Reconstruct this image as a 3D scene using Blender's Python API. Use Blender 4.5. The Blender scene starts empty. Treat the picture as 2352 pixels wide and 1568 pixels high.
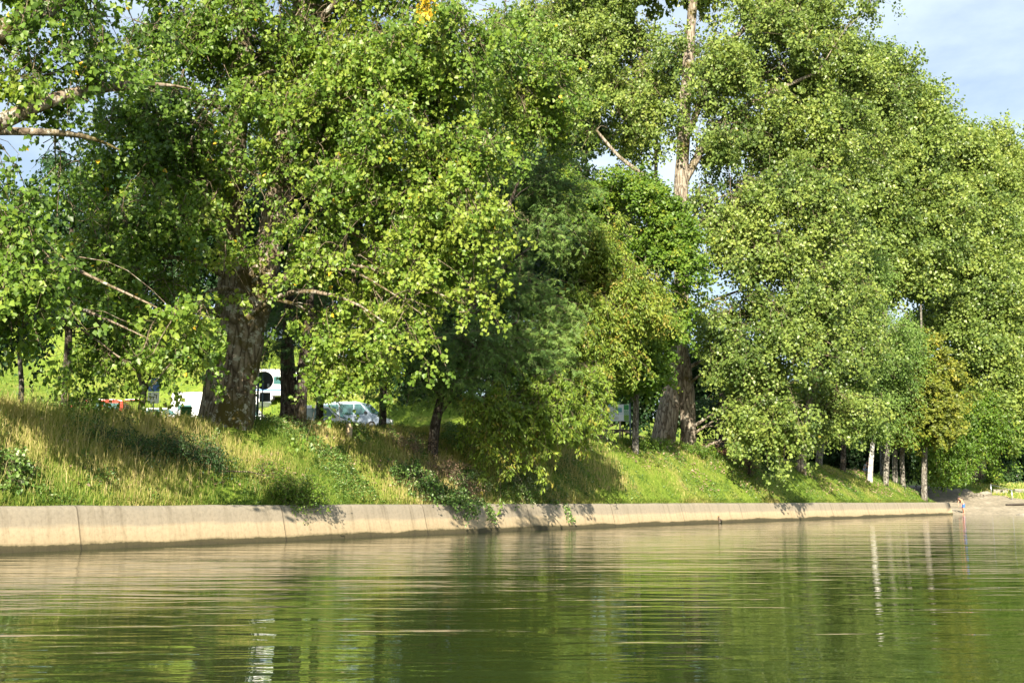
import bpy, bmesh, math, numpy as np
from mathutils import Vector, Matrix
from math import radians as rad
rng = np.random.default_rng(11)
C = bpy.context.scene.collection
# ------------------------------------------------------------------ camera geometry
F = 2500.0; CX, CY, HZ = 1176.0, 784.0, 1150.0; HC = 1.25
PITCH = math.atan((HZ - CY) / F); ca, sa = math.cos(PITCH), math.sin(PITCH)
def W(px, py, d):
    x = (px - CX) / F; y = (CY - py) / F
    k = d / (ca - y * sa)
    return np.array([x * k, d, HC + (sa + y * ca) * k])
def X_at(px, d, z=3.0):
    # world x of image column px at depth d
    k = (d * ca + (z - HC) * sa)
    return (px - CX) / F * k
cam = bpy.data.cameras.new('camera'); camo = bpy.data.objects.new('camera', cam); C.objects.link(camo)
cam.sensor_width = 36; cam.lens = 36 * F / 2352; cam.clip_start = .1; cam.clip_end = 5000
camo.location = (0, 0, HC); camo.rotation_euler = (math.pi / 2 + PITCH, 0, 0)
bpy.context.scene.camera = camo
# ------------------------------------------------------------------ helpers
def tag(o, label=None, cat=None, group=None, kind=None):
    if label: o['label'] = label
    if cat: o['category'] = cat
    if group: o['group'] = group
    if kind: o['kind'] = kind
    return o
def empty(name, loc, label=None, cat=None, group=None, rz=0):
    o = bpy.data.objects.new(name, None); C.objects.link(o); o.empty_display_size = .2
    o.location = [float(v) for v in loc]; o.rotation_euler = (0, 0, rz)
    return tag(o, label, cat, group)
def np_mesh(name, V, tris=None, quads=None, mat=None, parent=None, attrs=None, smooth=False, world=True):
    me = bpy.data.meshes.new(name)
    V = np.asarray(V, dtype=np.float32)
    loops = []; starts = []; n = 0
    if tris is not None and len(tris):
        t = np.asarray(tris, dtype=np.int32); loops.append(t.ravel()); starts.append(np.arange(len(t)) * 3 + n); n += t.size
    if quads is not None and len(quads):
        q = np.asarray(quads, dtype=np.int32); loops.append(q.ravel()); starts.append(np.arange(len(q)) * 4 + n); n += q.size
    loops = np.concatenate(loops).astype(np.int32); starts = np.concatenate(starts).astype(np.int32)
    o = bpy.data.objects.new(name, me)
    if parent is not None and world:
        V = V - np.array(parent.location, dtype=np.float32)
    me.vertices.add(len(V)); me.vertices.foreach_set('co', V.ravel())
    me.loops.add(len(loops)); me.loops.foreach_set('vertex_index', loops)
    me.polygons.add(len(starts)); me.polygons.foreach_set('loop_start', starts)
    if attrs:
        for k, a in attrs.items():
            at = me.attributes.new(k, 'FLOAT', 'POINT'); at.data.foreach_set('value', np.asarray(a, dtype=np.float32))
    me.update(calc_edges=True)
    if smooth: me.polygons.foreach_set('use_smooth', np.ones(len(starts), dtype=bool))
    if mat: me.materials.append(mat)
    C.objects.link(o)
    if parent is not None: o.parent = parent
    return o
def bm_obj(name, bm, mat, parent=None, smooth=False, bevel=0, matrix=None):
    if bevel:
        bmesh.ops.bevel(bm, geom=[e for e in bm.edges], offset=bevel, segments=2, affect='EDGES', profile=.7)
    me = bpy.data.meshes.new(name); bmesh.ops.recalc_face_normals(bm, faces=bm.faces); bm.to_mesh(me); bm.free()
    if smooth:
        for p in me.polygons: p.use_smooth = True
    if mat: me.materials.append(mat)
    o = bpy.data.objects.new(name, me); C.objects.link(o)
    if parent is not None: o.parent = parent
    return o
def box(bm, x0, x1, y0, y1, z0, z1):
    v = [bm.verts.new(p) for p in [(x0,y0,z0),(x1,y0,z0),(x1,y1,z0),(x0,y1,z0),(x0,y0,z1),(x1,y0,z1),(x1,y1,z1),(x0,y1,z1)]]
    for f in [(0,3,2,1),(4,5,6,7),(0,1,5,4),(1,2,6,5),(2,3,7,6),(3,0,4,7)]: bm.faces.new([v[i] for i in f])
    return v
def prism(bm, prof, y0, y1, inset=None):
    # prof list of (x,z); extruded along y
    a = [bm.verts.new((x, y0, z)) for x, z in prof]; b = [bm.verts.new((x, y1, z)) for x, z in prof]
    n = len(prof)
    bm.faces.new(a); bm.faces.new(b[::-1])
    for i in range(n): bm.faces.new((a[i], b[i], b[(i+1) % n], a[(i+1) % n]))
def cyl(bm, p0, p1, r0, r1=None, n=12):
    p0 = Vector(p0); p1 = Vector(p1); r1 = r0 if r1 is None else r1
    t = (p1 - p0).normalized(); a = t.orthogonal().normalized(); b = t.cross(a)
    r = [[bm.verts.new(p + (a * math.cos(2*math.pi*i/n) + b * math.sin(2*math.pi*i/n)) * q) for i in range(n)] for p, q in ((p0, r0), (p1, r1))]
    for i in range(n): bm.faces.new((r[0][i], r[0][(i+1) % n], r[1][(i+1) % n], r[1][i]))
    bm.faces.new(r[0][::-1]); bm.faces.new(r[1])
def norm(a): return a / np.maximum(np.linalg.norm(a, axis=-1, keepdims=True), 1e-9)
class Geo:
    def __init__(s): s.V = []; s.T = []; s.Q = []; s.A = []; s.n = 0
    def add(s, V, T=None, Q=None, a=None):
        V = np.asarray(V, dtype=np.float32).reshape(-1, 3)
        if T is not None: s.T.append(np.asarray(T).reshape(-1, 3) + s.n)
        if Q is not None: s.Q.append(np.asarray(Q).reshape(-1, 4) + s.n)
        s.V.append(V); s.A.append(np.zeros(len(V)) if a is None else np.broadcast_to(a, (len(V),))); s.n += len(V)
    def build(s, name, mat, parent=None, smooth=False):
        if not s.V: return None
        return np_mesh(name, np.concatenate(s.V), np.concatenate(s.T) if s.T else None, np.concatenate(s.Q) if s.Q else None,
                       mat, parent, {'tint': np.concatenate(s.A)}, smooth)
def tubes(g, P, R, sides=5, a=None):
    # P [N,K,3], R [N,K]
    P = np.asarray(P, float); R = np.asarray(R, float); N, K, _ = P.shape
    T = np.gradient(P, axis=1); T = norm(T)
    ref = np.where(np.abs(T[:, :1, 2:3]) > .9, np.array([[[1., 0, 0]]]), np.array([[[0, 0, 1.]]])) * np.ones((N, K, 1))
    A = norm(np.cross(T, ref)); B = np.cross(T, A)
    th = np.arange(sides) * 2 * math.pi / sides
    V = P[:, :, None] + R[:, :, None, None] * (A[:, :, None] * np.cos(th)[None, None, :, None] + B[:, :, None] * np.sin(th)[None, None, :, None])
    idx = np.arange(N * K * sides).reshape(N, K, sides)
    q = np.stack([idx[:, :-1], np.roll(idx, -1, 2)[:, :-1], np.roll(idx, -1, 2)[:, 1:], idx[:, 1:]], -1)
    aa = None if a is None else np.repeat(np.asarray(a), K * sides)
    g.add(V.reshape(-1, 3), Q=q.reshape(-1, 4), a=aa)
def hash3(i):
    i = i.astype(np.int64); h = (i[..., 0] * 73856093) ^ (i[..., 1] * 19349663) ^ (i[..., 2] * 83492791)
    h = (h ^ (h >> 13)) * 1274126177; h = h ^ (h >> 16)
    return (h & 0xFFFF) / 65535.0
def vnoise(p):
    i = np.floor(p); f = p - i; f = f * f * (3 - 2 * f); r = 0
    for a in (0, 1):
        for b in (0, 1):
            for c in (0, 1):
                w = (f[..., 0] if a else 1 - f[..., 0]) * (f[..., 1] if b else 1 - f[..., 1]) * (f[..., 2] if c else 1 - f[..., 2])
                r = r + w * hash3(i + np.array([a, b, c]))
    return r
# ------------------------------------------------------------------ materials
def nmat(name):
    m = bpy.data.materials.new(name); m.use_nodes = True; nt = m.node_tree
    return m, nt, nt.nodes['Principled BSDF']
def N(nt, typ, **kw):
    n = nt.nodes.new(typ)
    for k, v in kw.items():
        if k.startswith('_'): setattr(n, k[1:], v)
        else: n.inputs[k].default_value = v
    return n
def ramp(nt, stops, interp='LINEAR'):
    r = nt.nodes.new('ShaderNodeValToRGB'); cr = r.color_ramp; cr.interpolation = interp
    while len(cr.elements) < len(stops): cr.elements.new(.5)
    for e, (p, c) in zip(cr.elements, stops): e.position = p; e.color = (*c, 1)
    return r
def simple(name, col, rough=.5, metal=0, noise=.15, nscale=6, bump=0, coat=0):
    m, nt, b = nmat(name); b.inputs['Roughness'].default_value = rough; b.inputs['Metallic'].default_value = metal
    tc = N(nt, 'ShaderNodeTexCoord'); nz = N(nt, 'ShaderNodeTexNoise', Scale=nscale, Detail=5); nt.links.new(tc.outputs['Object'], nz.inputs['Vector'])
    lo = tuple(c * (1 - noise) for c in col); hi = tuple(min(1, c * (1 + noise)) for c in col)
    r = ramp(nt, [(.3, lo), (.7, hi)]); nt.links.new(nz.outputs['Fac'], r.inputs['Fac']); nt.links.new(r.outputs['Color'], b.inputs['Base Color'])
    if coat: b.inputs['Coat Weight'].default_value = coat
    if bump:
        bp = N(nt, 'ShaderNodeBump', Strength=bump, Distance=.02); nt.links.new(nz.outputs['Fac'], bp.inputs['Height']); nt.links.new(bp.outputs['Normal'], b.inputs['Normal'])
    return m
def leafmat(name, stops, trans=.3, rough=.42, tscale=1.5):
    m, nt, b = nmat(name)
    at = N(nt, 'ShaderNodeAttribute', _attribute_name='tint'); r = ramp(nt, stops); nt.links.new(at.outputs['Fac'], r.inputs['Fac'])
    nt.links.new(r.outputs['Color'], b.inputs['Base Color']); b.inputs['Roughness'].default_value = rough
    b.inputs['Specular IOR Level'].default_value = .32
    tr = N(nt, 'ShaderNodeBsdfTranslucent'); mu = N(nt, 'ShaderNodeMix', _data_type='RGBA', _blend_type='MULTIPLY'); mu.inputs['Factor'].default_value = 1
    nt.links.new(r.outputs['Color'], mu.inputs[6]); mu.inputs[7].default_value = (tscale * 1.1, tscale * 1.15, tscale * .45, 1)
    nt.links.new(mu.outputs[2], tr.inputs['Color'])
    mx = N(nt, 'ShaderNodeMixShader', Fac=trans); out = nt.nodes['Material Output']
    nt.links.new(b.outputs[0], mx.inputs[1]); nt.links.new(tr.outputs[0], mx.inputs[2]); nt.links.new(mx.outputs[0], out.inputs['Surface'])
    return m
def barkmat(name, cols, moss=0., scale=3., lichen=.0):
    m, nt, b = nmat(name); b.inputs['Roughness'].default_value = .9; b.inputs['Specular IOR Level'].default_value = .2
    tc = N(nt, 'ShaderNodeTexCoord'); mp = N(nt, 'ShaderNodeMapping'); mp.inputs['Scale'].default_value = (1, 1, .22)
    nt.links.new(tc.outputs['Object'], mp.inputs['Vector'])
    n1 = N(nt, 'ShaderNodeTexNoise', Scale=scale * 4, Detail=8, Roughness=.7); nt.links.new(mp.outputs[0], n1.inputs['Vector'])
    v = N(nt, 'ShaderNodeTexVoronoi', Scale=scale * 3.2, _feature='DISTANCE_TO_EDGE'); nt.links.new(mp.outputs[0], v.inputs['Vector'])
    r = ramp(nt, [(.25, cols[0]), (.5, cols[1]), (.75, cols[2])]); nt.links.new(n1.outputs['Fac'], r.inputs['Fac'])
    n2 = N(nt, 'ShaderNodeTexNoise', Scale=scale * .45, Detail=6, Roughness=.65); nt.links.new(tc.outputs['Object'], n2.inputs['Vector'])
    col = r.outputs['Color']
    fr = ramp(nt, [(.0, (.2, .18, .16)), (.16, (1, 1, 1))]); nt.links.new(v.outputs['Distance'], fr.inputs['Fac'])
    mf = N(nt, 'ShaderNodeMix', _data_type='RGBA', _blend_type='MULTIPLY'); mf.inputs['Factor'].default_value = .95
    nt.links.new(col, mf.inputs[6]); nt.links.new(fr.outputs['Color'], mf.inputs[7]); col = mf.outputs[2]
    if moss:
        mm = ramp(nt, [(.62 - moss * .3, (0, 0, 0)), (.70 - moss * .25, (1, 1, 1))]); nt.links.new(n2.outputs['Fac'], mm.inputs['Fac'])
        mx = N(nt, 'ShaderNodeMix', _data_type='RGBA'); nt.links.new(mm.outputs['Color'], mx.inputs['Factor']); nt.links.new(col, mx.inputs[6]); mx.inputs[7].default_value = (.085, .07, .02, 1); col = mx.outputs[2]
    if lichen:
        n3 = N(nt, 'ShaderNodeTexNoise', Scale=scale * 3.3, Detail=7, Roughness=.75); nt.links.new(tc.outputs['Object'], n3.inputs['Vector'])
        mm = ramp(nt, [(.54, (0, 0, 0)), (.60, (lichen,) * 3)]); nt.links.new(n3.outputs['Fac'], mm.inputs['Fac'])
        mx = N(nt, 'ShaderNodeMix', _data_type='RGBA'); nt.links.new(mm.outputs['Color'], mx.inputs['Factor']); nt.links.new(col, mx.inputs[6]); mx.inputs[7].default_value = (.42, .41, .34, 1); col = mx.outputs[2]
    nt.links.new(col, b.inputs['Base Color'])
    ad = N(nt, 'ShaderNodeMath', _operation='ADD'); nt.links.new(n1.outputs['Fac'], ad.inputs[0]); nt.links.new(v.outputs['Distance'], ad.inputs[1])
    bp = N(nt, 'ShaderNodeBump', Strength=1., Distance=.1); nt.links.new(ad.outputs[0], bp.inputs['Height']); nt.links.new(bp.outputs['Normal'], b.inputs['Normal'])
    return m
POP = [(0, (.045, .09, .014)), (.45, (.105, .185, .024)), (.8, (.19, .27, .038)), (.955, (.22, .27, .04)), (.97, (.5, .34, .03)), (1, (.6, .40, .03))]
M = {}
M['poplar'] = leafmat('poplar_leaf', POP, .3, .42)
M['poplar_far'] = leafmat('poplar_leaf_pale', [(0, (.05, .09, .022)), (.4, (.12, .18, .038)), (.8, (.22, .285, .062)), (.985, (.24, .28, .06)), (1, (.5, .36, .04))], .28, .38)
M['locust'] = leafmat('locust_leaf', [(0, (.045, .105, .03)), (.5, (.125, .215, .045)), (.92, (.2, .3, .065)), (1, (.24, .28, .07))], .3, .5)
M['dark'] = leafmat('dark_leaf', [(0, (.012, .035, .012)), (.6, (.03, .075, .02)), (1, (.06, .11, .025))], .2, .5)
M['walnut'] = leafmat('walnut_leaf', [(0, (.065, .12, .016)), (.5, (.145, .225, .026)), (.9, (.23, .29, .036)), (1, (.3, .16, .05))], .3, .45)
M['chestnut'] = leafmat('chestnut_leaf', [(0, (.07, .125, .016)), (.5, (.145, .215, .028)), (.88, (.23, .265, .036)), (1, (.3, .17, .05))], .3, .5)
M['maple'] = leafmat('maple_leaf', [(0, (.045, .095, .012)), (.5, (.095, .175, .018)), (.9, (.16, .23, .025)), (1, (.3, .28, .03))], .3, .45)
M['maple_gold'] = leafmat('golden_maple_leaf', [(0, (.07, .1, .015)), (.5, (.16, .19, .028)), (.9, (.26, .26, .035)), (1, (.36, .27, .05))], .3, .45)
M['willow'] = leafmat('willow_leaf', [(0, (.06, .12, .024)), (.5, (.12, .2, .038)), (1, (.18, .26, .055))], .3, .5)
M['bramble'] = leafmat('bramble_leaf', [(0, (.04, .09, .02)), (.5, (.10, .18, .035)), (.82, (.17, .25, .06)), (.95, (.4, .42, .25)), (1, (.45, .45, .3))], .2, .4)
M['grass'] = leafmat('grass_blade', [(0, (.07, .14, .015)), (.3, (.14, .215, .028)), (.52, (.26, .29, .06)), (.8, (.45, .38, .15)), (1, (.58, .48, .24))], .3, .6, 1.2)
M['pod'] = leafmat('dry_pod', [(0, (.16, .10, .06)), (1, (.42, .30, .21))], .2, .7, 1.)
M['twig'] = barkmat('twig_bark', [(.11, .09, .06), (.26, .21, .135), (.38, .32, .21)], 0, 4)
M['bark'] = barkmat('poplar_bark', [(.10, .075, .053), (.24, .19, .135), (.39, .325, .245)], .5, 1.2, .9)
M['bark_pale'] = barkmat('pale_bark', [(.12, .095, .072), (.27, .225, .17), (.43, .375, .295)], .25, 1.4, .5)
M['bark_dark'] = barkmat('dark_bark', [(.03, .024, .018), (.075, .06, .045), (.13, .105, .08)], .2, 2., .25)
M['bark_grey'] = barkmat('grey_bark', [(.06, .055, .045), (.18, .165, .14), (.34, .32, .27)], .2, 2., .7)
M['bark_white'] = barkmat('whitewashed_bark', [(.5, .49, .44), (.68, .66, .6), (.75, .74, .68)], 0, 2.)
# ------------------------------------------------------------------ terrain mapping
base = np.array([(-12.5 - 80 * .5328, 26.5 - 80 * .8462), (-12.5, 26.5), (4.5, 53.5), (41., 102.5), (46., 101.6), (62., 99.), (95., 90.), (170., 62.)])
def chaikin(P, n):
    for _ in range(n):
        Q = [P[0]]
        for a, b in zip(P[:-1], P[1:]): Q += [a * .75 + b * .25, a * .25 + b * .75]
        Q.append(P[-1]); P = np.array(Q)
    return P
left = base[:4]; L1 = np.vstack([left[0], left[1], left[1] * .5 + left[2] * .5, left[2], left[2] * .5 + left[3] * .5, left[3]])
L1 = chaikin(L1, 2)
cornerpts = chaikin(base[3:], 2)
def dense(P, step):
    out = [P[0]]
    for a, b in zip(P[:-1], P[1:]):
        n = max(1, int(np.linalg.norm(b - a) / step))
        for k in range(1, n + 1): out.append(a + (b - a) * k / n)
    return np.array(out)
PL1 = dense(L1, 1.0)
PL2 = dense(cornerpts, 1.0)
def normals(P):
    T = norm(np.gradient(P, axis=0)); return np.stack([-T[:, 1], T[:, 0]], 1)
N1 = normals(PL1); N2 = normals(PL2)
nf = 8
a0 = math.atan2(N1[-1][1], N1[-1][0]); a1 = math.atan2(N2[0][1], N2[0][0])
fan = np.array([(math.cos(a0 + (a1 - a0) * k / nf), math.sin(a0 + (a1 - a0) * k / nf)) for k in range(1, nf)])
PL = np.vstack([PL1, np.repeat(PL1[-1:], nf - 1, 0) + fan * -.02, PL2]); NL = np.vstack([N1, fan, N2])
SL = np.concatenate([[0], np.cumsum(np.linalg.norm(np.diff(PL, axis=0), axis=1))])
SE = SL[len(PL1) - 1]; IE = len(PL1) - 1
def st(x, y):
    p = np.stack([np.atleast_1d(np.asarray(x, float)), np.atleast_1d(np.asarray(y, float))], -1)
    d2 = ((p[:, None] - PL[None]) ** 2).sum(-1); i = d2.argmin(1)
    dv = p - PL[i]; t = (dv * NL[i]).sum(-1); T = np.stack([NL[i][:, 1], -NL[i][:, 0]], -1)
    s = SL[i] + (dv * T).sum(-1)
    far = np.linalg.norm(dv, axis=1)
    fanz = (i >= IE) & (i <= IE + nf)
    t = np.where(fanz & (t > 0), far, t)
    s = np.where(fanz, SL[i], s)
    return s, t
CR = [(-15, 32, 3.9, .047, 40, .24), (-10.7, 38.5, 3.95, .047, 40, .24), (-5.8, 46, 4.2, .042, 40, .24), (2.7, 60, 4.8, .036, 36, .25), (12.1, 72.5, 4.8, .04, 8, .28), (18.2, 80.5, 4.5, .03, 16, .2), (25.6, 90, 4.1, .02, 30, .12), (32, 99, 3.75, .02, 30, .12), (35.5, 102, 3.3, .03, 30, .12)]
crs = st([c[0] for c in CR], [c[1] for c in CR])[0]
CRV = np.array([c[2:] for c in CR])
def prof(s, k): return np.interp(s, np.concatenate([crs, [SE + 1]]), np.concatenate([CRV[:, k], [1.15 if k == 0 else CRV[-1, k]]]))
def sstep(a, b, x): u = np.clip((x - a) / (b - a), 0, 1); return u * u * (3 - 2 * u)
def Zst(s, t):
    s, t = np.broadcast_arrays(np.asarray(s, float), np.asarray(t, float))
    zc, k1, th, k2 = (prof(s, k) for k in range(4))
    u = np.clip((t - .7) / 4.6, 0, 1)
    zb = 1.08 + (zc - 1.08) * (1 - (1 - u) ** 1.55)
    zb = zb + k1 * np.clip(t - 5.3, 0, None) * (t < 1e9) + (k2 - k1) * np.clip(t - th, 0, 55) - k1 * np.clip(t - 90, 0, None) * .6
    zb = np.where(t < .4, -2., zb)
    zw = np.where(t < 0, t * .12, .155 * np.clip(t, 0, 19) + .02 * np.clip(t - 19, 0, 31) + .2 * np.clip(t - 50, 0, 80))
    zw = np.maximum(zw, -2)
    w = sstep(SE - 3.5, SE + .3, s)
    return zb * (1 - w) + zw * w
def Zxy(x, y):
    s, t = st(x, y); z = Zst(s, t)
    xs = np.atleast_1d(np.asarray(x, float)); ys = np.atleast_1d(np.asarray(y, float))
    return z + bumpy(xs, ys, t, s)
def bumpy(x, y, t, s):
    p = np.stack([x * .55, y * .55, np.zeros_like(x)], -1)
    return ((vnoise(p) - .5) * .28 + (vnoise(p * 3.1) - .5) * .1) * np.clip((t - .8) / 1.5, 0, 1) * np.where(s > SE - 1, .25, 1)
def on_ground(px, d):
    x = X_at(px, d, 3.); z = float(Zxy(x, d)[0]); x = X_at(px, d, z); z = float(Zxy(x, d)[0])
    return np.array([x, d, z])
# ground sheet
tv = np.concatenate([[-40, -12, -3, -1, -.3, 0, .3, .42, .55, .7], np.arange(1, 12, .45), np.arange(12, 45, 1.5), np.arange(45, 120, 6), [140, 180, 260, 400, 700]])
S2, T2 = np.meshgrid(SL, tv, indexing='ij')
XY = PL[:, None, :] + NL[:, None, :] * tv[None, :, None]
Zg = Zst(S2, T2) + bumpy(XY[..., 0].ravel(), XY[..., 1].ravel(), T2.ravel(), S2.ravel()).reshape(S2.shape)
Vg = np.concatenate([XY, Zg[..., None]], -1).reshape(-1, 3)
ns, nt_ = len(SL), len(tv)
idx = np.arange(ns * nt_).reshape(ns, nt_)
Qg = np.stack([idx[:-1, :-1], idx[1:, :-1], idx[1:, 1:], idx[:-1, 1:]], -1)
isb = (np.arange(ns - 1)[:, None] >= IE - 1) & (tv[None, :-1] < np.clip(20 - 1.3 * (SL[:-1, None] - SE), 7.5, 20))
# ground material
m, nt, b = nmat('bank_soil_and_turf'); b.inputs['Roughness'].default_value = .95; b.inputs['Specular IOR Level'].default_value = .1
geo = N(nt, 'ShaderNodeNewGeometry')
n1 = N(nt, 'ShaderNodeTexNoise', Scale=.35, Detail=6, Roughness=.65); n2 = N(nt, 'ShaderNodeTexNoise', Scale=5., Detail=6, Roughness=.7)
for n_ in (n1, n2): nt.links.new(geo.outputs['Position'], n_.inputs['Vector'])
r1 = ramp(nt, [(.3, (.10, .165, .022)), (.5, (.16, .235, .032)), (.62, (.21, .25, .05)), (.75, (.30, .24, .12))]); nt.links.new(n1.outputs['Fac'], r1.inputs['Fac'])
r2 = ramp(nt, [(.3, (.55, .55, .5)), (.7, (1.25, 1.2, 1.1))]); nt.links.new(n2.outputs['Fac'], r2.inputs['Fac'])
mx = N(nt, 'ShaderNodeMix', _data_type='RGBA', _blend_type='MULTIPLY'); mx.inputs['Factor'].default_value = 1
nt.links.new(r1.outputs['Color'], mx.inputs[6]); nt.links.new(r2.outputs['Color'], mx.inputs[7]); nt.links.new(mx.outputs[2], b.inputs['Base Color'])
bp = N(nt, 'ShaderNodeBump', Strength=.7, Distance=.08); nt.links.new(n2.outputs['Fac'], bp.inputs['Height']); nt.links.new(bp.outputs['Normal'], b.inputs['Normal'])
M['ground'] = m
m, nt, b = nmat('beach_gravel'); b.inputs['Roughness'].default_value = .9
geo = N(nt, 'ShaderNodeNewGeometry')
n1 = N(nt, 'ShaderNodeTexNoise', Scale=.5, Detail=8, Roughness=.7); n2 = N(nt, 'ShaderNodeTexVoronoi', Scale=5.)
for n_ in (n1, n2): nt.links.new(geo.outputs['Position'], n_.inputs['Vector'])
r1 = ramp(nt, [(.3, (.17, .15, .105)), (.55, (.30, .265, .195)), (.75, (.42, .38, .3))]); nt.links.new(n1.outputs['Fac'], r1.inputs['Fac'])
r2 = ramp(nt, [(0, (.7, .7, .7)), (1, (1.15, 1.12, 1.1))]); nt.links.new(n2.outputs['Color'], r2.inputs['Fac'])
mx = N(nt, 'ShaderNodeMix', _data_type='RGBA', _blend_type='MULTIPLY'); mx.inputs['Factor'].default_value = 1
nt.links.new(r1.outputs['Color'], mx.inputs[6]); nt.links.new(r2.outputs['Color'], mx.inputs[7]); nt.links.new(mx.outputs[2], b.inputs['Base Color'])
bp = N(nt, 'ShaderNodeBump', Strength=.6, Distance=.05); nt.links.new(n2.outputs['Distance'], bp.inputs['Height']); nt.links.new(bp.outputs['Normal'], b.inputs['Normal'])
M['beach'] = m
tag(np_mesh('ground', Vg, quads=Qg[~isb], mat=M['ground'], smooth=True), kind='structure')
tag(np_mesh('beach', Vg, quads=Qg[isb], mat=M['beach'], smooth=True), kind='structure')
# water
m, nt, b = nmat('river_water'); b.inputs['Base Color'].default_value = (.022, .034, .008, 1); b.inputs['Roughness'].default_value = .03; b.inputs['IOR'].default_value = 1.33
geo = N(nt, 'ShaderNodeNewGeometry'); h = None
pm = N(nt, 'ShaderNodeMapping'); pm.inputs['Scale'].default_value = (.35, 1.3, 1); nt.links.new(geo.outputs['Position'], pm.inputs['Vector'])
pn_ = N(nt, 'ShaderNodeTexNoise', Scale=.22, Detail=3); nt.links.new(pm.outputs[0], pn_.inputs['Vector'])
pr = ramp(nt, [(.42, (.5, .5, .5)), (.62, (1, 1, 1)), (.74, (5., 5., 5.))]); nt.links.new(pn_.outputs['Fac'], pr.inputs['Fac'])
for sc, st_, amp, rz in ((1.1, (.36, 1.6, 1), .75, .04), (2.9, (.42, 1.6, 1), .26, -.06), (7.5, (.55, 1.5, 1), .05, .12), (18., (.8, 1.2, 1), .008, .1), (.13, (.5, 1.6, 1), 2., .2)):
    mp = N(nt, 'ShaderNodeMapping'); mp.inputs['Scale'].default_value = st_; mp.inputs['Rotation'].default_value = (0, 0, rz)
    nt.links.new(geo.outputs['Position'], mp.inputs['Vector'])
    nz = N(nt, 'ShaderNodeTexNoise', Scale=sc, Detail=2, Roughness=.5, Distortion=.4); nt.links.new(mp.outputs[0], nz.inputs['Vector'])
    mu = N(nt, 'ShaderNodeMath', _operation='MULTIPLY'); mu.inputs[1].default_value = amp; nt.links.new(nz.outputs['Fac'], mu.inputs[0])
    if sc > 2.:
        m2_ = N(nt, 'ShaderNodeMath', _operation='MULTIPLY'); nt.links.new(mu.outputs[0], m2_.inputs[0]); nt.links.new(pr.outputs['Color'], m2_.inputs[1]); mu = m2_
    if h is None: h = mu.outputs[0]
    else:
        ad = N(nt, 'ShaderNodeMath', _operation='ADD'); nt.links.new(h, ad.inputs[0]); nt.links.new(mu.outputs[0], ad.inputs[1]); h = ad.outputs[0]
bp = N(nt, 'ShaderNodeBump', Strength=1., Distance=.026); nt.links.new(h, bp.inputs['Height']); nt.links.new(bp.outputs['Normal'], b.inputs['Normal'])
M['water'] = m
wv = np.array([(-400, -300, 0), (500, -300, 0), (500, 300, 0), (-400, 300, 0)], float)
tag(np_mesh('water', wv, quads=[(0, 1, 2, 3)], mat=M['water']), kind='structure')
# ------------------------------------------------------------------ quay wall
m, nt, b = nmat('weathered_concrete'); b.inputs['Roughness'].default_value = .85
geo = N(nt, 'ShaderNodeNewGeometry'); sep = N(nt, 'ShaderNodeSeparateXYZ'); nt.links.new(geo.outputs['Position'], sep.inputs[0])
at = N(nt, 'ShaderNodeAttribute', _attribute_name='run')
cmb = N(nt, 'ShaderNodeCombineXYZ'); nt.links.new(at.outputs['Fac'], cmb.inputs[0]); nt.links.new(sep.outputs['Z'], cmb.inputs[1])
def wn(sc, scale, det=6):
    mp = N(nt, 'ShaderNodeMapping'); mp.inputs['Scale'].default_value = scale; nt.links.new(cmb.outputs[0], mp.inputs['Vector'])
    z = N(nt, 'ShaderNodeTexNoise', Scale=sc, Detail=det, Roughness=.65); nt.links.new(mp.outputs[0], z.inputs['Vector']); return z
na = wn(1.2, (.35, 1.5, 1)); nb = wn(9, (1, 1, 1), 8); nc = wn(1.6, (2.2, .18, 1), 5); nd = wn(.3, (.25, 0, 1), 4)
zz = N(nt, 'ShaderNodeMath', _operation='MULTIPLY_ADD'); nt.links.new(na.outputs['Fac'], zz.inputs[0]); zz.inputs[1].default_value = .34; nt.links.new(sep.outputs['Z'], zz.inputs[2])
zz2 = N(nt, 'ShaderNodeMath', _operation='MULTIPLY_ADD'); nt.links.new(nb.outputs['Fac'], zz2.inputs[0]); zz2.inputs[1].default_value = .06; nt.links.new(zz.outputs[0], zz2.inputs[2])
mr = N(nt, 'ShaderNodeMapRange'); mr.inputs['From Min'].default_value = 0.2; mr.inputs['From Max'].default_value = 1.5; nt.links.new(zz2.outputs[0], mr.inputs['Value'])
cr = ramp(nt, [(0, (0.045, 0.038, 0.016)), (.11, (0.068, 0.057, 0.023)), (.135, (0.242, 0.193, 0.106)), (.175, (0.378, 0.295, 0.174)), (.42, (0.416, 0.333, 0.211)), (.50, (0.295, 0.249, 0.177)), (.80, (0.265, 0.230, 0.170)), (.9, (0.189, 0.174, 0.140)), (1, (0.129, 0.125, 0.106))])
nt.links.new(mr.outputs['Result'], cr.inputs['Fac'])
sr = ramp(nt, [(.26, (.5, .48, .44)), (.4, (.85, .84, .81)), (.5, (1, 1, 1)), (.75, (1.1, 1.08, 1.05))]); nt.links.new(nc.outputs['Fac'], sr.inputs['Fac'])
mu = N(nt, 'ShaderNodeMix', _data_type='RGBA', _blend_type='MULTIPLY'); mu.inputs['Factor'].default_value = .8; nt.links.new(cr.outputs['Color'], mu.inputs[6]); nt.links.new(sr.outputs['Color'], mu.inputs[7])
sp = ramp(nt, [(.28, (.7, .68, .64)), (.5, (1, 1, 1)), (.72, (1.12, 1.1, 1.06))]); nt.links.new(nb.outputs['Fac'], sp.inputs['Fac'])
mu2 = N(nt, 'ShaderNodeMix', _data_type='RGBA', _blend_type='MULTIPLY'); mu2.inputs['Factor'].default_value = .7; nt.links.new(mu.outputs[2], mu2.inputs[6]); nt.links.new(sp.outputs['Color'], mu2.inputs[7])
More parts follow.
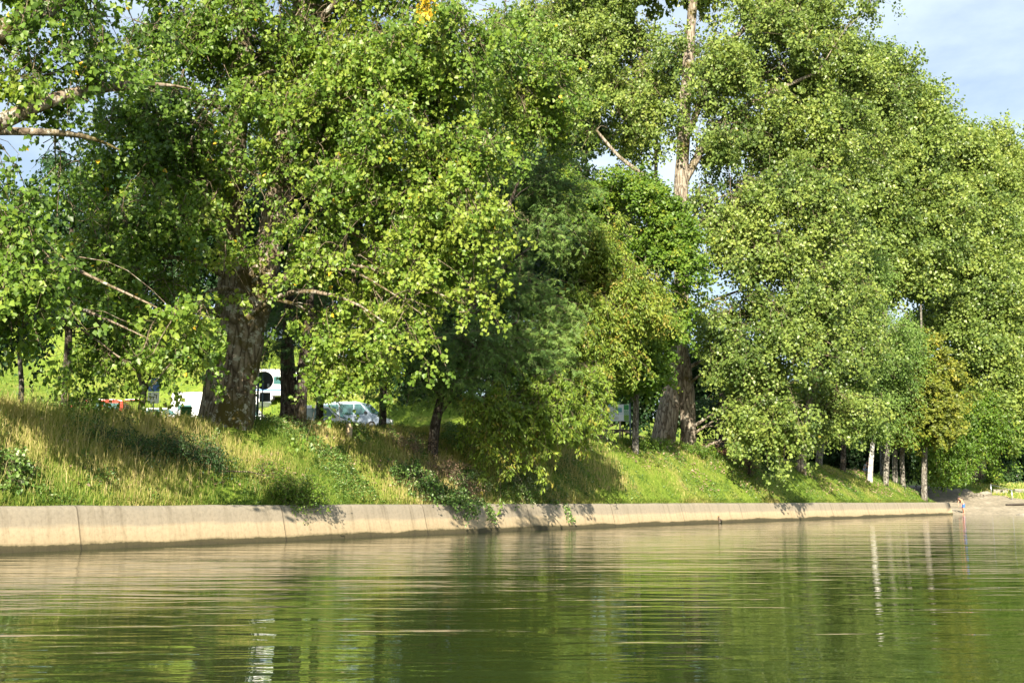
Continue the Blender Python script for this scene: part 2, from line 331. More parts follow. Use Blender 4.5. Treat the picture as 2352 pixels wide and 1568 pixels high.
# pour joints
wv_ = N(nt, 'ShaderNodeMath', _operation='MODULO'); nt.links.new(at.outputs['Fac'], wv_.inputs[0]); wv_.inputs[1].default_value = 7.5
jr = ramp(nt, [(0, (.3, .28, .25)), (.004, (.35, .33, .3)), (.007, (.85, .84, .82)), (.03, (1, 1, 1))]); jd = N(nt, 'ShaderNodeMath', _operation='DIVIDE'); nt.links.new(wv_.outputs[0], jd.inputs[0]); jd.inputs[1].default_value = 7.5; nt.links.new(jd.outputs[0], jr.inputs['Fac'])
mu3 = N(nt, 'ShaderNodeMix', _data_type='RGBA', _blend_type='MULTIPLY'); mu3.inputs['Factor'].default_value = .85; nt.links.new(mu2.outputs[2], mu3.inputs[6]); nt.links.new(jr.outputs['Color'], mu3.inputs[7])
nt.links.new(mu3.outputs[2], b.inputs['Base Color'])
bp = N(nt, 'ShaderNodeBump', Strength=.5, Distance=.02); nt.links.new(nb.outputs['Fac'], bp.inputs['Height']); nt.links.new(bp.outputs['Normal'], b.inputs['Normal'])
M['concrete'] = m
wp = [(-.35, -1.2), (-.04, -.02), (.01, .18), (.19, .88), (.235, 1.02), (.27, 1.08), (.33, 1.115), (.42, 1.13), (.92, 1.135), (.95, .9)]
wp = np.array(wp); n1_ = len(PL1)
jit = (vnoise(np.stack([SL[:n1_] * 1.3, 0 * SL[:n1_], 0 * SL[:n1_]], -1)) - .5) * .03
Vw = np.zeros((n1_, len(wp), 3)); Vw[..., :2] = PL1[:, None] + N1[:, None] * (wp[None, :, :1] + jit[:, None, None] * .4); Vw[..., 2] = wp[None, :, 1] + jit[:, None] * (wp[None, :, 1] > .9)
iw = np.arange(n1_ * len(wp)).reshape(n1_, -1)
Qw = np.stack([iw[:-1, :-1], iw[1:, :-1], iw[1:, 1:], iw[:-1, 1:]], -1).reshape(-1, 4)
capv = len(wp); last = iw[-1]
ow = np_mesh('quay_wall', Vw.reshape(-1, 3), tris=[(last[0], last[i + 1], last[i]) for i in range(1, capv - 1)], quads=Qw, mat=M['concrete'], attrs={'run': np.repeat(SL[:n1_], capv)}, smooth=False)
tag(ow, 'long low sloping concrete wall between the water and the grassy bank', 'wall')
# ------------------------------------------------------------------ foliage engine
SUN_AZ, SUN_EL = 9., 29.     # azimuth: degrees left of straight behind the camera
SUN = np.array([-math.sin(rad(SUN_AZ)) * math.cos(rad(SUN_EL)), -math.cos(rad(SUN_AZ)) * math.cos(rad(SUN_EL)), math.sin(rad(SUN_EL))])
def rdir(n): return norm(rng.normal(size=(n, 3)))
def leaves(g, B, A, Nn, L, Wd, tint, wide=.36, fold=.16):
    A = norm(A); Nn = norm(Nn - A * (Nn * A).sum(-1, keepdims=True)); S = np.cross(A, Nn)
    L = L[:, None]; Wd = Wd[:, None]
    v0 = B; v2 = B + A * L; mid = B + A * L * wide
    v1 = mid + S * Wd * .5 + Nn * Wd * fold; v3 = mid - S * Wd * .5 + Nn * Wd * fold
    V = np.stack([v0, v1, v2, v3], 1).reshape(-1, 3); i = np.arange(len(B))[:, None] * 4
    T = np.concatenate([i + np.array([0, 1, 2]), i + np.array([0, 2, 3])], 0)
    g.add(V, T=T, a=np.repeat(tint, 4))
def sample_blob(bl, n, gap, gscale, inner):
    cx, cy, rx, ry, d, rz = bl[:6]; c = W(cx, cy, d); k = d / F
    R = np.array([rx * k, rz, ry * k]); out = np.zeros((0, 3)); us = np.zeros((0, 3)); tries = 0
    while len(out) < n and tries < 40:
        u = rdir(n); r = (inner + (1 - inner) * rng.random(n) ** .6) * (1 + .13 * rng.normal(size=n))
        p = c + u * r[:, None] * R
        keep = vnoise(p * gscale + 17.3) > gap
        out = np.vstack([out, p[keep]]); us = np.vstack([us, u[keep]]); tries += 1
    return out[:n], us[:n], c, R
def crown(gl, gt, bl, n, blen=1.6, sprays=7, slen=.5, lps=16, leaf=.09, lw=.85, droop=.7, jitter=.1, kind='poplar', gap=.42, gscale=.55, inner=.3,
          tb=.5, tvar=.25, twig=.012, tw_sprays=True, wide=.36, flat=0., yellow=0., upcurl=.0, gnd=.25, bare=0., tip=.1):
    O, u, c, R = sample_blob(bl, n, gap, gscale, inner)
    n = len(O)
    if n == 0: return
    zmin = Zxy(O[:, 0], O[:, 1]) + gnd
    O[:, 2] = np.maximum(O[:, 2], zmin)
    out = norm(u * np.array([1, 1, .35]) + rng.normal(size=(n, 3)) * .45 + np.array([0, -.25, 0]))
    L = blen * (.6 + .8 * rng.random(n)); K = 7; t = np.linspace(0, 1, K)
    rise = .25 * rng.random(n); dr = droop * (.6 + .8 * rng.random(n))
    P = O[:, None] - out[:, None] * (L * .5)[:, None, None] + out[:, None] * (L[:, None] * t)[..., None]
    P[..., 2] += L[:, None] * (rise[:, None] * t - dr[:, None] * t ** 2 + dr[:, None] * .3 + upcurl * np.clip(t - .75, 0, 1) * 2)
    wob = rng.normal(size=(n, 1, 3)) * .12 * L[:, None, None]; P += wob * np.sin(t * 5)[None, :, None]
    if gt is not None: tubes(gt, P, np.outer(twig * (.7 + .8 * rng.random(n)), 1 - .72 * t), 4)
    if bare and gt is not None:
        nb_ = max(1, int(n * bare)); ii = rng.integers(0, n, nb_); Kb = 12; tb_ = np.linspace(0, 1, Kb)
        Lb = .9 + 1.6 * rng.random(nb_); hd_ = norm(rng.normal(size=(nb_, 3)) * np.array([1, .6, 0]) + np.array([0, -.3, 0])); st0 = O[ii] + u[ii] * R * .12 + np.array([0, -.35, .4])
        dn_ = .5 + .7 * rng.random(nb_); cu_ = .9 * rng.random(nb_)
        Pb = st0[:, None] + hd_[:, None] * (Lb[:, None] * (tb_ * .35 + cu_[:, None] * .35 * np.clip(tb_ - .6, 0, 1) * 2))[..., None]
        Pb[..., 2] += Lb[:, None] * (-dn_[:, None] * tb_ * (1 - .25 * tb_) + cu_[:, None] * np.clip(tb_ - .65, 0, 1) ** 2 * 4)
        Pb += np.cumsum(rng.normal(size=(nb_, Kb, 3)) * .025, 1)
        tubes(gt, Pb, np.outer(.011 + .012 * rng.random(nb_), 1 - .7 * tb_), 5)
        j = rng.integers(3, 8, nb_); q0 = Pb[np.arange(nb_), j]; sd_ = norm(rdir(nb_) + np.array([0, 0, -.8])); t5 = np.linspace(0, 1, 6)
        Pc = q0[:, None] + sd_[:, None] * (Lb[:, None] * .4 * t5)[..., None]; Pc[..., 2] += .25 * Lb[:, None] * t5 ** 2
        tubes(gt, Pc, np.outer(np.full(nb_, .009), 1 - .6 * t5), 4)
    ns_ = n * sprays; bi = np.repeat(np.arange(n), sprays)
    ts = rng.random(ns_) ** .8 * .9 + .1; f = ts * (K - 1); i0 = np.minimum(f.astype(int), K - 2); fr = (f - i0)[:, None]
    q0 = P[bi, i0] * (1 - fr) + P[bi, i0 + 1] * fr; tg = norm(P[bi, i0 + 1] - P[bi, i0])
    sd = norm(tg * .6 + rdir(ns_) * .9 * np.array([1, 1, 1 - flat]) + np.array([0, 0, -.35 * droop]) + np.array([0, -.2, 0]))
    sl = slen * (.6 + .8 * rng.random(ns_)); ks = np.linspace(0, 1, 4)
    SP = q0[:, None] + sd[:, None] * (sl[:, None] * ks)[..., None]; SP[..., 2] -= (droop * .4 * sl)[:, None] * ks ** 2
    if gt is not None and tw_sprays: tubes(gt, SP, np.outer(np.full(ns_, twig * .42), 1 - .5 * ks), 3)
    # per-spray tint so neighbouring leaves belong together
    st_ = np.clip(tb + rng.normal(size=ns_) * tvar * .8 + (vnoise(q0 * .35 + 5) - .5) * tvar * 2, 0.02, .93)
    if kind == 'pinnate':
        # each leaf is a rachis with leaflets
        nr = ns_ * lps; ri = np.repeat(np.arange(ns_), lps); tt = rng.random(nr)
        p = SP[ri, 0] + (SP[ri, 3] - SP[ri, 0]) * tt[:, None]
        rd = norm(sd[ri] * .5 + rdir(nr) * np.array([1, 1, .4]) + np.array([0, 0, -.3])); RL = leaf * 3.2 * (.7 + .6 * rng.random(nr))
        nn = norm(np.array([0, 0, .45]) + rdir(nr) * .7 + SUN * .9); side = norm(np.cross(rd, nn)); npair = 5
        for s_ in (-1, 1):
            for k in range(npair):
                fp = (k + .6) / npair; b_ = p + rd * (RL * fp)[:, None]; b_[:, 2] -= .25 * RL * fp ** 2
                leaves(gl, b_, side * s_ + rd * .35 + np.array([0, 0, -.25]), nn + rdir(nr) * .35, leaf * (.8 + .4 * rng.random(nr)), leaf * .5 * np.ones(nr), np.clip(st_[ri] + rng.normal(size=nr) * .1, .01, .96), .45, .08)
        return
    nl = ns_ * lps; li = np.repeat(np.arange(ns_), lps); tt = tip + (1 - tip) * rng.random(nl)
    f = tt * 3; i0 = np.minimum(f.astype(int), 2); fr = (f - i0)[:, None]
    p = SP[li, i0] * (1 - fr) + SP[li, i0 + 1] * fr + rng.normal(size=(nl, 3)) * jitter
    ax = norm(sd[li] * .45 + rdir(nl) * .8 + np.array([0, 0, -.65]))
    nn = norm(SUN * .75 + rdir(nl) * .95 + u[bi][li] * .25 + np.array([0, 0, .8]) * flat)
    ls = leaf * (.5 + .85 * rng.random(nl) ** .8); ti = np.clip(st_[li] + rng.normal(size=nl) * .11, .01, .945)
    if yellow:
        if yellow > .1: ti = np.where((rng.random(ns_) < yellow)[li], .985, ti)
        ti = np.where(rng.random(nl) < yellow * .5, .99, ti)
    leaves(gl, p, ax, nn, ls, ls * lw, ti, wide)
def limb_pts(a, b, sag=.12, K=9, wob=.04):
    a = np.asarray(a, float); b = np.asarray(b, float); t = np.linspace(0, 1, K)[:, None]; L = np.linalg.norm(b - a)
    p = a + (b - a) * t; p[:, 2] += (np.sin(t[:, 0] * math.pi)) * L * sag
    p += np.cumsum(rng.normal(size=(K, 3)) * wob * L / K * 1.5, 0) * t * (1 - t) * 4
    return p
def smooth_path(P, R, K):
    P = np.asarray(P, float); R = np.asarray(R, float); d = np.concatenate([[0], np.cumsum(np.linalg.norm(np.diff(P, axis=0), axis=1))]); d /= d[-1]
    t = np.linspace(0, 1, K); q = np.stack([np.interp(t, d, P[:, k]) for k in range(3)], 1); r = np.interp(t, d, R)
    for _ in range(2):
        q[1:-1] = q[:-2] * .25 + q[1:-1] * .5 + q[2:] * .25; r[1:-1] = r[:-2] * .25 + r[1:-1] * .5 + r[2:] * .25
    return q, r
def trunk_tube(g, P, R, K=26, sides=20, rough=.08, flare=0., lobes=5):
    q, r = smooth_path(P, R, K); th = np.arange(sides) * 2 * math.pi / sides
    T = norm(np.gradient(q, axis=0)); A = norm(np.cross(T, np.array([0, 1., 0]))); B = np.cross(T, A)
    hh = np.linalg.norm(q - q[0], axis=1)
    ph = rng.random() * 6
    fl = 1 + flare * np.exp(-hh / (r[0] * 1.6))[:, None] * (.55 + .45 * np.sin(th * lobes + ph)[None])
    pts = q[:, None] + r[:, None, None] * (A[:, None] * np.cos(th)[None, :, None] + B[:, None] * np.sin(th)[None, :, None])
    nz = (vnoise(pts * np.array([2.6, 2.6, .9]) / max(.25, R[0])) - .5) * 2 * rough + (vnoise(pts * np.array([9, 9, 2.]) / max(.3, R[0])) - .5) * rough
    pts = q[:, None] + (r[:, None] * (1 + nz) * fl)[..., None] * (A[:, None] * np.cos(th)[None, :, None] + B[:, None] * np.sin(th)[None, :, None])
    i = np.arange(K * sides).reshape(K, sides)
    Q = np.stack([i[:-1], np.roll(i, -1, 1)[:-1], np.roll(i, -1, 1)[1:], i[1:]], -1).reshape(-1, 4)
    g.add(pts.reshape(-1, 3), Q=Q)
def wp_list(lst, d): # [(px,py,width_px[,d])]
    P = []; R = []
    for e in lst:
        dd = e[3] if len(e) > 3 else d
        P.append(W(e[0], e[1], dd)); R.append(e[2] * dd / F / 2)
    return P, R
def make_tree(name, label, cat, d, stems, blobs, leafm, barkm, group=None, flare=.35, limbs=True, hang=0., twigm='twig', limb_r=.09, dens=1., rough=.08, **kw):
    """stems: list of [(px,py,width,(d))...] bottom to top; first point gets sunk to the ground."""
    p0 = W(stems[0][0][0], stems[0][0][1], stems[0][0][3] if len(stems[0][0]) > 3 else d)
    gz = float(Zxy(p0[0], p0[1])[0])
    root = empty(name, (p0[0], p0[1], gz), label, cat, group)
    g = Geo(); tops = []
    for k, s_ in enumerate(stems):
        P, R = wp_list(s_, d)
        if k == 0 or s_[0][1] > 900:
            z0 = float(Zxy(P[0][0], P[0][1])[0]) - .25 - .9 * R[0]; P[0] = np.array([P[0][0], P[0][1], z0])
        trunk_tube(g, P, R, flare=flare if (k == 0 or s_[0][1] > 900) else 0., rough=rough, sides=28 if R[0] > .4 else 14, K=40 if R[0] > .4 else 22)
        q, r = smooth_path(P, R, 14); tops.append((q, r))
    allq = np.concatenate([t[0] for t in tops]); allr = np.concatenate([t[1] for t in tops])
    gl = Geo(); gt = Geo()
    for bl in blobs:
        opt = dict(kw); opt.update(bl[6] if len(bl) > 6 else {})
        cnt = opt.pop('n', None); co = opt.pop('coarse', 1.)
        k = bl[4] / F; vol = 4.19 * bl[2] * k * bl[5] * bl[3] * k
        if cnt is None: cnt = int(max(4, dens * vol * opt.pop('per', 1.) / co ** 2)); 
        else: opt.pop('per', None)
        if co != 1: opt['leaf'] = opt.get('leaf', .09) * co; opt['lw'] = opt.get('lw', .85)
        opt.pop('per', None)
        crown(gl, gt, bl[:6], cnt, **opt)
        if limbs:
            c = W(bl[0], bl[1], bl[4]); sc = np.linalg.norm((allq - c) * np.array([1, 1, 1.]), axis=1) + 3. * np.clip(allq[:, 2] - c[2] + 1.0 - hang, 0, None) + (2.5 * np.clip(c[2] + hang * .4 - allq[:, 2], 0, None) if hang else 0)
            j = sc.argmin(); Lm = np.linalg.norm(allq[j] - c)
            if Lm > .8:
                p = limb_pts(allq[j], c + (c - allq[j]) * .02, .10 if not hang else .16); r0 = min(allr[j] * .5, limb_r * (.5 + Lm * .09))
                tubes(g, p[None], (r0 * (1 - np.linspace(0, 1, len(p)) ** .8 * .93))[None], 8)
                for _ in range(4 if bl[2] * k > 1. else 1):
                    f_ = rng.integers(2, 8); e = c + rdir(1)[0] * np.array([bl[2] * k, bl[5], bl[3] * k]) * .8
                    pp = limb_pts(p[f_], e, rng.uniform(-.15, .15), 10, .13); tubes(g, pp[None], np.linspace(min(r0 * .3, .022), .003, len(pp))[None], 6)
    g.build('trunk', M[barkm], root, True)
    gt.build('branches', M[twigm], root)
    gl.build('crown', M[leafm], root)
    return root
# ------------------------------------------------------------------ trees
near = dict(blen=1.9, sprays=5, slen=.55, lps=18, leaf=.15, lw=.92, droop=.85, jitter=.115, tip=.5, gap=.565, gscale=.95, inner=.4, tb=.52, yellow=.006, upcurl=.22, twig=.014, bare=.2)
# the big forked poplar, left of centre
make_tree('poplar_tree', 'huge old poplar with thick forked mossy trunk standing on the bank', 'tree', 40,
  [[(518, 985, 128), (526, 930, 108), (536, 860, 106), (548, 780, 114), (556, 715, 118), (548, 665, 90), (537, 600, 62), (533, 480, 54), (540, 350, 46), (552, 230, 40), (560, 60, 34), (560, -200, 24)],
   [(540, 860, 40), (562, 790, 70), (582, 720, 78), (594, 670, 74), (610, 610, 68), (632, 500, 62), (648, 380, 56), (662, 260, 52), (680, 130, 48), (694, 0, 40), (700, -220, 26)],
   [(655, 110, 24), (690, 125, 26), (740, 160, 20), (790, 210, 12)]],
  [(330, 600, 150, 190, 36, 1.8, dict(per=.75, tb=.42)), (420, 740, 70, 90, 35.6, 1.1, dict(per=1.3)), (310, 765, 95, 50, 35, 1.2, dict(per=1.2)), (200, 680, 70, 150, 35, 1.4), (350, 890, 30, 30, 33.5, .4, dict(n=4, tb=.7)),
   (340, 300, 190, 200, 38, 2.2, dict(tb=.3, per=.65)), (460, 440, 50, 100, 36.5, 1.), (540, 110, 130, 110, 37.8, 1.4, dict(per=.9)), (700, 60, 110, 90, 37.6, 1.2, dict(per=.9)), (690, 210, 70, 70, 38, .9, dict(per=.7)), (940, -20, 150, 60, 38, 1.8), (440, 330, 70, 100, 37, 1.2, dict(per=.7)),
   (860, 300, 210, 220, 37, 2., dict(tb=.62, per=1.1)), (960, 470, 190, 140, 36.5, 1.6, dict(tb=.68, per=1.4)), (900, 600, 150, 110, 36.5, 1.3, dict(tb=.66, per=1.3)), (1060, 430, 110, 120, 37, 1.2, dict(tb=.7, per=1.4)),
   (960, 720, 60, 70, 34.5, .6, dict(tb=.7, per=1.2)), (1060, 700, 45, 50, 34.5, .5, dict(tb=.75)), (930, 780, 28, 40, 34.5, .4, dict(tb=.75)),
   (1010, 130, 190, 150, 37.5, 2.2, dict(tb=.5)), (1180, 170, 120, 150, 46, 2.2, dict(tb=.6)), (1240, 270, 80, 90, 48, 1.6, dict(tb=.65)),
   (720, 500, 100, 150, 37.6, 1.3, dict(per=.45, tb=.35)), (800, 650, 110, 110, 37.6, 1.4, dict(per=.9)), (790, 800, 90, 90, 39, 1.2, dict(per=1.5, tb=.5)), (730, 300, 70, 120, 37, 1.3, dict(per=.7)),
   (1005, 12, 26, 22, 34, .4, dict(n=2, tb=.955, tvar=0., yellow=.5, blen=.6)),
   (530, 340, 60, 90, 37.6, .8, dict(per=.8)), (640, 330, 60, 60, 37, .7, dict(per=.8)), (530, 230, 80, 60, 37, 1.), (520, 600, 30, 40, 36.5, .5, dict(n=4, tb=.65)), (590, 380, 70, 60, 36.8, .8, dict(n=9, leaf=.1)),
   (440, 110, 140, 130, 40.5, 2., dict(tb=.35)), (640, 150, 120, 150, 40.5, 2., dict(tb=.4)), (760, 40, 140, 90, 39, 1.8), (380, -110, 250, 100, 39.5, 2.2, dict(coarse=1.7)), (700, -110, 220, 90, 38.5, 2., dict(coarse=1.7))],
  'poplar', 'bark', flare=.6, limb_r=.13, dens=2.7, rough=.1, hang=3., **near)
# left edge poplar, trunk outside the frame
make_tree('poplar_tree', 'poplar at the left border with a long bare limb reaching into view', 'tree', 30,
  [[(-260, 1000, 130), (-250, 800, 112), (-235, 600, 100), (-215, 400, 92), (-190, 200, 80), (-150, 0, 60), (-120, -300, 40)],
   [(-230, 420, 56), (-100, 340, 46, 28), (0, 276, 38, 27.5), (50, 262, 36, 27.5), (110, 226, 33, 27.7), (160, 219, 31, 28), (255, 193, 26, 29), (330, 202, 15, 29.5), (380, 186, 7, 30), (440, 205, 3, 30)],
   [(-215, 340, 40), (-60, 300, 24, 28), (60, 302, 18, 27.5), (160, 306, 15, 28), (230, 320, 10, 28.5), (275, 345, 4, 28.5)],
   [(-190, 200, 66), (-60, 100, 62, 28), (20, 70, 58, 28), (110, 18, 52, 28.5), (200, -60, 40, 29)]],
  [(40, 600, 105, 130, 27, 1.2, dict(per=1.5)), (60, 680, 90, 90, 27, 1.2, dict(per=1.5)), (20, 755, 70, 45, 27, .8, dict(per=1.0)), (-90, 650, 120, 250, 27.5, 1.6, dict(per=.8)),
   (20, 460, 60, 80, 27.3, .7, dict(per=1.2)), (110, 120, 150, 90, 28, 1.3, dict(per=1.0)), (30, 200, 90, 60, 27.6, .8), (230, 40, 120, 90, 29, 1.4, dict(tb=.35, per=.8)), (150, 260, 110, 45, 28.3, .7, dict(per=.7)),
   (-120, 150, 130, 200, 28, 1.5, dict(per=.7)), (130, 420, 80, 70, 29, .9, dict(per=.8, tb=.35)), (300, 850, 30, 20, 28, .4, dict(n=3)), (370, 800, 40, 35, 28, .4, dict(n=7, blen=1.3)), (430, 750, 35, 35, 28, .4, dict(n=8, tb=.65, blen=1.4)), (60, -180, 260, 170, 29, 2.5, dict(coarse=1.8, per=.8)), (-350, 300, 200, 500, 31, 3, dict(coarse=1.8, per=.5))],
  'poplar', 'bark', dens=2.9, limb_r=.11, hang=2., **near)
# shaded trees behind the big poplar
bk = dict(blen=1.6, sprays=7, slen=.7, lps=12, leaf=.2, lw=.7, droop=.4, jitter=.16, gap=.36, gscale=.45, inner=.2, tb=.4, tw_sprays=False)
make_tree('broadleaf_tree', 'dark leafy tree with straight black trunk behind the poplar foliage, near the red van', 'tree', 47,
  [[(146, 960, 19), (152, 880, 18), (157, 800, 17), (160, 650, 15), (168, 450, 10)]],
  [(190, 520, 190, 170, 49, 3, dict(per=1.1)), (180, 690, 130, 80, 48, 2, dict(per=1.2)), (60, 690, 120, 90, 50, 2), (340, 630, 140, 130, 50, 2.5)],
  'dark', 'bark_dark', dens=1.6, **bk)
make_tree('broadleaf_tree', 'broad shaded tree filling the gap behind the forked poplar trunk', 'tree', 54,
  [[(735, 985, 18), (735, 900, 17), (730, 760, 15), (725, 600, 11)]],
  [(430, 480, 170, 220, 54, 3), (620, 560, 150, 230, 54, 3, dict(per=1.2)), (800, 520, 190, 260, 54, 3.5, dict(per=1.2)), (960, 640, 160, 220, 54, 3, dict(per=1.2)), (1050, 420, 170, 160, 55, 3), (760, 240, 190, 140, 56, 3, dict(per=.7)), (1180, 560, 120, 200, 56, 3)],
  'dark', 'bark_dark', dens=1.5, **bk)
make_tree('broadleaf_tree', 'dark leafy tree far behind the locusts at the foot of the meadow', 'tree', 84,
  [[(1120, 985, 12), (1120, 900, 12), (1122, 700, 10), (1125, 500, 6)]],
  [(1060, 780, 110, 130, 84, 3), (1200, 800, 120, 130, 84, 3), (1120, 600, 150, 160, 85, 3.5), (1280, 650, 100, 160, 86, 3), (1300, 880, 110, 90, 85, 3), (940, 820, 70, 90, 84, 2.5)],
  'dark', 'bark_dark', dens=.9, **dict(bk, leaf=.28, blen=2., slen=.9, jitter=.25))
make_tree('young_tree', 'slim pale-barked young tree at the left end of the bank top', 'tree', 40,
  [[(48, 945, 13), (50, 890, 12), (46, 830, 10), (40, 760, 7)]], [(45, 760, 90, 70, 40, 1.5)], 'dark', 'bark_grey', dens=1.5, **bk)
make_tree('young_tree', 'short knotty pale stem with few leaves beside the parking sign', 'tree', 43,
  [[(322, 960, 17), (326, 925, 15), (330, 895, 17), (324, 870, 12), (310, 830, 7)], [(332, 900, 10), (345, 870, 8), (350, 835, 5)]],
  [(320, 835, 60, 40, 43, .9, dict(n=30, leaf=.12))], 'poplar', 'bark_pale', dens=1.2, flare=.1, **bk)
# locusts
lo = dict(blen=1.5, sprays=6, slen=.55, lps=4, leaf=.075, droop=.35, jitter=.1, kind='pinnate', gap=.42, gscale=.7, inner=.25, tb=.5, flat=.5)
make_tree('locust_tree', 'shady locust with dark double trunk right of the big forked poplar', 'tree', 43,
  [[(668, 985, 44), (663, 920, 38), (662, 860, 34), (660, 800, 30), (664, 700, 22), (670, 560, 14)], [(688, 990, 34, 42.4), (690, 930, 28, 42.4), (696, 840, 25, 42.4), (706, 760, 22, 42.4), (716, 650, 16, 42.4)]],
  [(660, 740, 80, 80, 44, 1.4), (650, 830, 50, 50, 43.5, .9), (720, 850, 40, 60, 43.5, .9), (700, 650, 90, 80, 45, 1.4)],
  'locust', 'bark_dark', dens=4.2, flare=.3, **dict(lo, tb=.25))
make_tree('locust_tree', 'feathery blue-green locust with leaning dark trunk and dry brown pods', 'tree', 46.5,
  [[(990, 1015, 26), (1000, 960, 22), (1016, 900, 19), (1040, 830, 17), (1075, 740, 16), (1110, 640, 13), (1150, 520, 10), (1190, 420, 6)], [(1045, 820, 11), (1090, 790, 10), (1140, 760, 7), (1190, 740, 4)],
   [(1085, 720, 8), (1120, 700, 7), (1160, 610, 5), (1230, 560, 3)]],
  [(1270, 440, 90, 95, 50.7, 1.6, dict(per=1.2)), (1200, 400, 70, 70, 50.7, 1.4), (1240, 530, 80, 60, 50.4, 1.3, dict(per=1.2)), (1190, 690, 110, 60, 48.8, 1.3, dict(per=1.6)), (1240, 760, 90, 60, 48.8, 1.3, dict(per=1.6)), (1100, 800, 110, 70, 46.0, 1.3, dict(per=1.5)),
   (1200, 840, 90, 60, 48.5, 1.2, dict(per=1.5)), (1010, 800, 70, 60, 46.3, 1.), (1080, 660, 70, 70, 47.4, 1.3, dict(tb=.3)), (1060, 900, 70, 40, 46.0, .9), (1150, 580, 90, 90, 50.7, 1.4, dict(tb=.22)), (960, 870, 60, 50, 46.3, 1.)],
  'locust', 'bark_dark', dens=4.4, flare=.2, **lo)
make_tree('locust_tree', 'thin dark-stemmed locust growing close behind the wooden post', 'tree', 47.5,
  [[(878, 1000, 19), (880, 930, 17), (882, 860, 16), (885, 780, 12), (890, 700, 8)]],
  [(890, 780, 80, 60, 46.5, 1.2), (850, 850, 40, 40, 46, .8), (940, 720, 80, 70, 47, 1.3), (870, 900, 30, 50, 46, .6)], 'locust', 'bark_dark', dens=4., flare=.1, **dict(lo, tb=.35))
# yellow green drooping walnut
wa = dict(blen=1.2, sprays=6, slen=.4, lps=13, leaf=.19, lw=.36, droop=1.0, jitter=.05, gap=.4, gscale=.8, inner=.2, tb=.55, wide=.5)
make_tree('walnut_tree', 'low yellow-green walnut with drooping leaves hanging over the bank', 'tree', 54,
  [[(1325, 1010, 13, 58), (1322, 960, 12, 57.5), (1312, 900, 9, 56), (1300, 850, 6, 54)]],
  [(1320, 885, 75, 70, 50.8, 1.2, dict(per=1.4)), (1350, 945, 45, 50, 51, .9), (1295, 975, 50, 40, 50.2, .8), (1330, 950, 60, 40, 50.5, .8)],
  'walnut', 'bark_grey', dens=6.5, flare=.05, limb_r=.04, **wa)
make_tree('walnut_tree', 'smaller yellow-green walnut left of the low one, its leaves touching the bank', 'tree', 48.5,
  [[(1150, 1015, 7, 49.5), (1152, 960, 6, 49.5), (1170, 900, 4, 49)]], [(1240, 920, 85, 75, 47.2, 1.1, dict(per=1.3)), (1140, 950, 60, 90, 46.3, .9, dict(per=1.6)), (1140, 1040, 35, 40, 46.3, .5), (1230, 1000, 60, 45, 47.2, .8)],
  'walnut', 'bark_grey', dens=7, flare=.05, limb_r=.04, **wa)
# chestnut and maple in front of the second big poplar
ch = dict(blen=1.5, sprays=6, slen=.5, lps=13, leaf=.2, lw=.42, droop=.8, jitter=.1, gap=.38, gscale=.6, inner=.3, tb=.5, wide=.55, tw_sprays=False)
make_tree('chestnut_tree', 'rusty yellow chestnut between the blue-green locust and the tall pale poplar', 'tree', 63,
  [[(1392, 1010, 12), (1390, 900, 12), (1385, 780, 11), (1380, 600, 8)]],
  [(1390, 620, 95, 110, 57, 2., dict(per=1.3)), (1350, 700, 80, 80, 56, 1.6, dict(per=1.3)), (1440, 700, 90, 80, 57, 1.7, dict(per=1.3)), (1400, 800, 90, 50, 56.5, 1.5), (1330, 780, 60, 60, 56, 1.3)], 'chestnut', 'bark_grey', dens=4., flare=.1, **ch)
mp_ = dict(blen=1.4, sprays=7, slen=.5, lps=13, leaf=.16, lw=1.0, droop=.3, jitter=.11, gap=.4, gscale=.6, inner=.3, tb=.5, wide=.5, flat=.7, tw_sprays=False)
make_tree('maple_tree', 'fresh green maple with slender straight grey trunk beside the information board', 'tree', 63,
  [[(1458, 1030, 16), (1460, 980, 14), (1461, 930, 13), (1464, 840, 12), (1475, 700, 9), (1490, 520, 5)]],
  [(1490, 520, 80, 100, 63.5, 2., dict(per=1.1)), (1550, 600, 60, 110, 62, 1.7, dict(per=1.1)), (1440, 460, 70, 60, 64, 1.7), (1500, 750, 60, 75, 62, 1.7, dict(per=1.2)), (1460, 840, 95, 60, 62, 2., dict(per=1.3)), (1400, 870, 50, 40, 62, 1.2), (1500, 850, 40, 45, 62, 1.2), (1340, 460, 50, 90, 66, 1.6, dict(tb=.6)), (1400, 540, 60, 70, 65, 1.6)],
  'maple', 'bark_grey', dens=4.2, flare=.25, **mp_)
